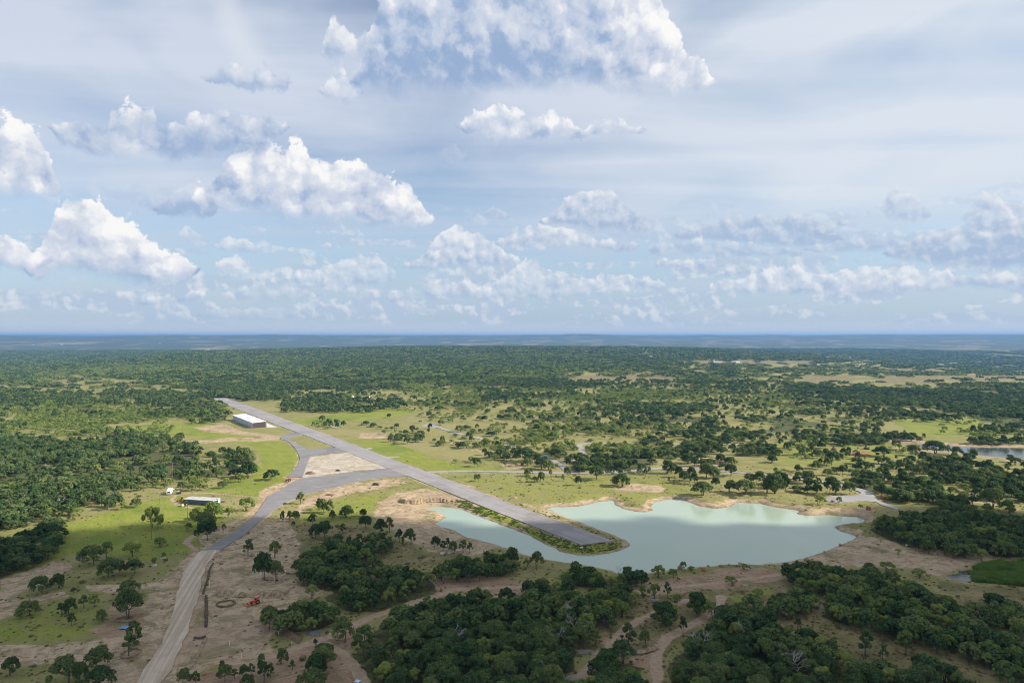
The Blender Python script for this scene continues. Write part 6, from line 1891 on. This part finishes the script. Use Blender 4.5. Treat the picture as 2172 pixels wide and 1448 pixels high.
ring('stone ring under the sapling at the top of the left grass', 327, 1199, 1.8, 1.8, P_palerock, .4)
ring('heap of stones round the sapling left of the gravel road', 346, 1184, 2.0, 1.8, P_palerock, .4)

# ------------------------------------------------------------------ cut banks, berms, reeds, weeds
def cut_bank(name, pts, h, back, mat, rib=1.1):
    """a scraped face towards the viewer, its top running back into the ground"""
    P = np.array([on_ground(x, y)[:2] for x, y in pts]); L = np.r_[0, np.cumsum(np.linalg.norm(np.diff(P, axis=0), axis=1))]
    n = int(L[-1] / .35); s = np.linspace(0, L[-1], n)
    X, Y = np.interp(s, L, P[:, 0]), np.interp(s, L, P[:, 1])
    env = np.sin(np.clip(s / L[-1], 0, 1) * math.pi) ** .45
    rows = []
    prof = [(-1.0, -.25), (0, 0.0), (.35, .35), (.6, .75), (1.0, 1.0), (1.6, 1.02), (back * .5, .55), (back, -.15)]
    V = []
    for o, z in prof:
        ribv = (.30 * np.abs(np.sin(s / rib * math.pi + 2 * vnoise(s / 4, s * 0, 4))) + .9 * vnoise(s / 2.3, s * 0, 6) + .5 * vnoise(s / .8, s * 0, 16)) * (1 if 0 <= o <= 1.0 else .2)
        hz = height_base(X, Y + o)
        V.append(np.c_[X + rg.normal(size=n) * .04, Y + o - ribv * (1 if o <= 1 else 0) * (1 - z * .5), hz + h * z * env * (.85 + .3 * vnoise(s / 5, s * 0 + o, 12))])
    m = len(prof); V = np.concatenate(V)
    F = [(k * n + i, k * n + i + 1, (k + 1) * n + i + 1, (k + 1) * n + i) for k in range(m - 1) for i in range(n - 1)]
    return tag(add(name, np_mesh(name, V, F, [mat], False)), kind='structure')
cut_bank('cut_bank', [(846, 1062), (858, 1066), (880, 1068), (905, 1069), (930, 1068), (955, 1064)], 2.3, 9, P_bank, 2.1)
cut_bank('cut_bank', [(533, 1262), (545, 1264), (565, 1265), (590, 1264), (607, 1258)], 1.5, 6, P_bank, .9)
cut_bank('cut_bank', [(1474, 981), (1495, 982), (1520, 982), (1540, 983)], 3.0, 10, P_bank, 2.0)
cut_bank('cut_bank', [(590, 1341), (604, 1344), (618, 1350), (636, 1360)], 1.0, 4, P_browndirt, 1.2)
def berm(pts, w, h, mat):
    P = np.array([on_ground(x, y)[:2] for x, y in pts]); L = np.r_[0, np.cumsum(np.linalg.norm(np.diff(P, axis=0), axis=1))]
    n = int(L[-1] / .5); s = np.linspace(0, L[-1], n)
    X, Y = np.interp(s, L, P[:, 0]), np.interp(s, L, P[:, 1])
    d = np.gradient(np.c_[X, Y], axis=0); d /= np.linalg.norm(d, axis=1, keepdims=True)
    nx_, ny_ = d[:, 1], -d[:, 0]
    V = []
    for o, z in ((-1, -.2), (-.45, .75), (.1, 1.0), (.5, .6), (1, -.2)):
        j = .5 * (vnoise(s / 1.3, s * 0 + o, 3) - .5)
        V.append(np.c_[X + nx_ * w / 2 * (o + j), Y + ny_ * w / 2 * (o + j), height_base(X, Y) + h * z * (.35 + 1.2 * vnoise(s / 1.7, s * 0 + o, 13))])
    V = np.concatenate(V)
    F = [(k * n + i, k * n + i + 1, (k + 1) * n + i + 1, (k + 1) * n + i) for k in range(4) for i in range(n - 1)]
    return tag(add('trench_spoil', np_mesh('trench_spoil', V, F, [mat], False)), kind='structure')
P_trench = simple('dark_soil', (.10, .075, .055), .95, .1, var=.4, scale=1.5, bump=.6)  # one dark soil tone for the ridges along the trench line
berm([(452, 1193), (444, 1208), (441, 1226), (434, 1246), (431, 1258)], .8, .35, P_trench)
berm([(437, 1262), (438, 1290), (437, 1328)], 1.1, .45, P_trench)
berm([(412, 1351), (425, 1352), (437, 1350)], 1.2, .5, P_trench)
berm([(436, 1352), (424, 1380), (408, 1408), (398, 1420)], 1.0, .4, P_bank)
berm([(1393, 1371), (1370, 1380), (1350, 1382)], 2.0, .7, P_bank)

def blades(rng, n, h, w, spread):
    V, F = [], []
    a = rng.uniform(0, 6.28, n); q = spread * np.sqrt(rng.uniform(0, 1, n)); lean = rng.normal(size=(n, 2)) * .35 * h
    for i in range(n):
        x, y = q[i] * math.cos(a[i]), q[i] * math.sin(a[i]); hh = h * rng.uniform(.5, 1.1); t = rng.uniform(0, 3.14)
        dx, dy = w * math.cos(t), w * math.sin(t)
        k = len(V)
        V += [(x - dx, y - dy, -.05), (x + dx, y + dy, -.05), (x + dx * .7 + lean[i, 0] * .6, y + dy * .7 + lean[i, 1] * .6, hh * .7), (x - dx * .3 + lean[i, 0], y - dy * .3 + lean[i, 1], hh)]
        F.append((k, k + 1, k + 2, k + 3))
    return np.array(V), np.array(F)
M_weed = leaf_mat('weed_leaves', (.11, .13, .040), (.22, .225, .085), .4)
M_straw = leaf_mat('straw_blades', (.20, .165, .075), (.33, .27, .145), .4)
M_reed = leaf_mat('reed_blades', (.10, .19, .035), (.20, .31, .065), .4)
WM = []
for k in range(6):
    V, F = blades(rg, 46, [.55, .45, .9, .5, .4, .7][k], .07 if k < 3 else .05, [.55, .7, .6, .5, .7, .6][k])
    WM.append(np_mesh('weed_model', V, F, [M_weed if k < 3 else M_straw], False, [('tint', 'FLOAT', np.repeat(rg.uniform(0, 1, len(F)), 4))]))
nW = 46000
rr2 = np.exp(rg.uniform(math.log(188), math.log(560), nW)); aa = rg.uniform(R(-42), R(42), nW)
WX, WY = rr2 * np.sin(aa), rr2 * np.cos(aa)
# thickness follows the cover of the ground: nearest ground vertex
ti = np.clip(np.searchsorted(th[:NF], aa), 0, NF - 1); ri = np.clip(np.searchsorted(rr, rr2), 0, nr - 1)
vi = ri * nc + ti
dens = np.clip(.40 + chan['wood'][vi] * .6 + chan['dry'][vi] * .35 - chan['soil'][vi] * .42 - chan['track'][vi] * 1.0 - chan['clay'][vi] * .35 - chan['lush'][vi] * .15, 0, 1) * sstep(.30, .66, fbm(WX / 7, WY / 7, 4, 301) + .12)
ok = (rg.uniform(size=nW) < dens) & (gh[vi] > -1.6)
for poly in HARD + [PAD]: ok &= sdist(WX, WY, poly) > .6
for poly in POND_ALL: ok &= sdist(WX, WY, poly) > .8
WX, WY, vi = WX[ok], WY[ok], vi[ok]
wz = fz[vi]
dry_ = rg.uniform(size=len(WX)) < np.clip(.30 + chan['dry'][vi] * .5 + chan['soil'][vi] * .2 - chan['lush'][vi] * .4, 0, 1)
s = rg.uniform(.35, 1.0, len(WX)) ** 1.3 * np.where(chan['lush'][vi] > .5, .6, 1.0) * np.where((rg.uniform(size=len(WX)) < .03) & (chan['soil'][vi] < .4), 1.8, .85)
gn_scatter('undergrowth', WM, np.c_[WX, WY, wz], np.where(dry_, rg.integers(3, 6, len(WX)), rg.integers(0, 3, len(WX))), np.c_[s * 1.2, s * 1.2, s], np.c_[np.zeros(len(WX)), np.zeros(len(WX)), rg.uniform(0, 6.28, len(WX))], 'rough weeds and straw growing over the open foreground', 'weeds')
# thick growth on the banks of the runway spit
sx_, sy_ = rg.uniform(-40, 75, 26000), rg.uniform(300, 420, 26000)
dr_ = sdist(sx_, sy_, RUNWAY); dl_ = sdist(sx_, sy_, LAKE)
k_ok = (dr_ > .8) & (dr_ < 15) & (dl_ > 2.0) & (fbm(sx_ / 4, sy_ / 4, 3, 401) > .40) & (rg.uniform(size=len(sx_)) < .42)
side_ = (sx_ - RUNWAY[2][0]) * (RUNWAY[1][1] - RUNWAY[2][1]) - (sy_ - RUNWAY[2][1]) * (RUNWAY[1][0] - RUNWAY[2][0])
left_ = side_ * ((RUNWAY[3][0] - RUNWAY[2][0]) * (RUNWAY[1][1] - RUNWAY[2][1]) - (RUNWAY[3][1] - RUNWAY[2][1]) * (RUNWAY[1][0] - RUNWAY[2][0])) > 0
k_ok &= (left_ & (dr_ < 11)) | (rg.uniform(size=len(sx_)) < .12) & (dr_ < 6)
sx_, sy_ = sx_[k_ok], sy_[k_ok]
sz_ = rg.uniform(.3, .75, len(sx_))
BM = []
for k in range(3):
    V, F = blades(rg, 60, .8, .10, .7)
    BM.append(np_mesh('bank_weed_model', V, F, [leaf_mat('bank_weeds_%s' % 'abc'[k], (.11, .18, .035), (.21, .28, .06), .45)], False, [('tint', 'FLOAT', np.repeat(rg.uniform(0, 1, len(F)), 4))]))
gn_scatter('bank_growth', BM, np.c_[sx_, sy_, height(sx_, sy_) - .15], rg.integers(0, 3, len(sx_)), np.c_[sz_ * 1.2, sz_ * 1.2, sz_], np.c_[np.zeros(len(sx_)), np.zeros(len(sx_)), rg.uniform(0, 6.28, len(sx_))], 'thick green weeds on the banks beside the runway end', 'weeds')
RM = []
for k in range(3):
    V, F = blades(rg, 70, 1.7, .06, .7)
    RM.append(np_mesh('reed_model', V, F, [M_reed], False, [('tint', 'FLOAT', np.repeat(rg.uniform(0, 1, len(F)), 4))]))
reedp = wpoly([(2052, 1207), (2110, 1194), (2180, 1190), (2230, 1192), (2230, 1246), (2180, 1243), (2110, 1236), (2068, 1230), (2066, 1216)])
xs = [p[0] for p in reedp]; ys = [p[1] for p in reedp]
q = np.c_[rg.uniform(min(xs), max(xs), 3600), rg.uniform(min(ys), max(ys), 3600)]
q = q[inpoly(q[:, 0], q[:, 1], reedp)]
hq = height(q[:, 0], q[:, 1])
s = rg.uniform(.8, 1.2, len(q)) * np.where(vnoise(q[:, 0] / 6, q[:, 1] / 6, 5) > .42, 1.0, .6)
gn_scatter('reeds', RM, np.c_[q, hq - .1], rg.integers(0, 3, len(q)), np.c_[s, s, s * 1.1], np.c_[np.zeros(len(q)), np.zeros(len(q)), rg.uniform(0, 6.28, len(q))], 'bright green reed bed beside the small dark pool', 'reeds')
# ------------------------------------------------------------------ which tree is which
ZONES = [   # outline in the photograph, what the ground there is called, what one counts from (point), its name
 ([(0,1390),(250,1380),(300,1500),(0,1500)], 'at the lower left corner', (300, 1448), 'the gravel road'),
 ([(340,1380),(640,1330),(760,1330),(760,1500),(300,1500)], 'on reddish dirt at the bottom', (300, 1448), 'the gravel road'),
 ([(0,1230),(400,1160),(380,1270),(320,1400),(0,1400)], 'on shaded grass left of the road', (375, 1280), 'the gravel road'),
 ([(0,1000),(560,1000),(500,1120),(420,1180),(0,1240)], 'on grass around the blue shed', (428, 1066), 'the shed'),
 ([(420,1160),(560,1080),(660,1080),(640,1330),(380,1400)], 'on bare ground right of the road', (440, 1200), 'the gravel road'),
 ([(540,1000),(900,1000),(900,1100),(850,1170),(640,1170),(540,1120)], 'on rough ground below the apron', (720, 1033), 'the apron'),
 ([(840,1080),(1060,1080),(1060,1200),(840,1200)], 'on the sandy lake inlet bank', (947, 1097), 'the sand point'),
 ([(640,1100),(1000,1100),(1000,1448),(640,1448)], 'in thickets above the dirt track', (849, 1284), 'the dirt track'),
 ([(0,820),(720,820),(720,1010),(0,1010)], 'on field edges left of the runway', (550, 900), 'the hangar'),
 ([(600,820),(1100,820),(1100,1000),(600,1000)], 'on the green right of the runway', (700, 905), 'the runway'),
 ([(900,985),(1800,960),(1800,1075),(1000,1075)], 'on the meadow behind the lake', (1200, 1003), 'the road junction'),
 ([(1060,820),(1700,820),(1700,1000),(1060,1000)], 'in scrub beyond the meadow road', (1200, 1003), 'the road junction'),
 ([(1600,1020),(1900,1020),(1900,1100),(1600,1100)], 'round the turning circle', (1800, 1055), 'the turning circle'),
 ([(1600,820),(2200,820),(2200,1060),(1600,1060)], 'on the grass near the far pond', (2000, 952), 'the far pond'),
 ([(1800,1050),(2200,1050),(2200,1240),(1700,1240)], 'on the slopes right of the lake', (1830, 1110), 'the lake'),
 ([(1000,1150),(1640,1180),(1640,1448),(1000,1448)], 'by the dirt tracks below the lake', (1371, 1303), 'the left dirt track'),
 ([(1600,1180),(2300,1180),(2300,1500),(1600,1500)], 'on the dry slope at lower right', (1700, 1260), 'the oval copse'),
]
ORD = ['first', 'second', 'third', 'fourth', 'fifth', 'sixth', 'seventh', 'eighth', 'ninth', 'tenth', 'eleventh', 'twelfth', 'thirteenth', 'fourteenth', 'fifteenth', 'sixteenth', 'seventeenth', 'eighteenth', 'nineteenth', 'twentieth']
sets = {}
for i, root in tree_roots.items():
    x, y, w, h, k, where, side = TREES[i]
    sx, sy = proj(np.array([x]), np.array([y]), np.array([0.0])); sx, sy = float(sx[0]), float(sy[0])
    mes = k == 'mesquite'
    cat = 'mesquite tree' if mes else 'oak tree'
    if i < n_lone:
        size = 'slender' if k == 'tall' else 'broad' if w > 8.5 else 'small' if w < 4.2 else 'round' if not mes else 'airy'
        col = 'pale green' if mes else 'dark green'
        zi = next((z for z, Z in enumerate(ZONES) if inpoly(np.array([sx]), np.array([sy]), Z[0])[0]), None)
        if zi is None: zi = min(range(len(ZONES)), key=lambda z: math.hypot(ZONES[z][2][0] - sx, ZONES[z][2][1] - sy))
        sets.setdefault((size, col, 'mesquite' if mes else 'oak', zi), []).append((math.hypot(sx - ZONES[zi][2][0], (sy - ZONES[zi][2][1]) * 2), root, cat))
    elif where:
        root['label'] = ('pale feathery mesquite growing in ' if mes else 'slim dark oak crowded into ' if k == 'tall' else 'rounded dark oak crowded into ') + where
        root['category'] = cat; root['group'] = cat + 's of ' + where
    else:
        zone = 'beyond the left meadow' if sx < 560 else 'between the runway and the far scrub' if sx < 1060 else 'beyond the meadow road' if sx < 1640 else 'right of the lake and far pond'
        if sy > 1010: zone = zone.replace('beyond the left meadow', 'at the edge of the left wood').replace('right of the lake and far pond', 'on the wooded rise right of the lake')
        root['label'] = ('low pale green mesquite in the scattered scrub ' if mes else 'slim dark oak in the scattered woods ' if k == 'tall' else 'dark round oak in the scattered woods ') + zone
        root['category'] = cat; root['group'] = cat + 's ' + zone
for (size, col, sp, zi), lst in sets.items():
    lst.sort(key=lambda q: q[0])
    for r_i, (d, root, cat) in enumerate(lst):
        lab = '%s %s %s %s' % (size, col, sp, ZONES[zi][1])
        if len(lst) > 1:
            lab += ', ' + ORD[min(r_i, len(ORD) - 1)] + ' from ' + ZONES[zi][3]
        if len(lab.split()) > 16: lab = lab.replace('dark green', 'dark').replace('pale green', 'pale')
        root['label'] = lab; root['category'] = cat; root['group'] = 'lone trees ' + ZONES[zi][1]
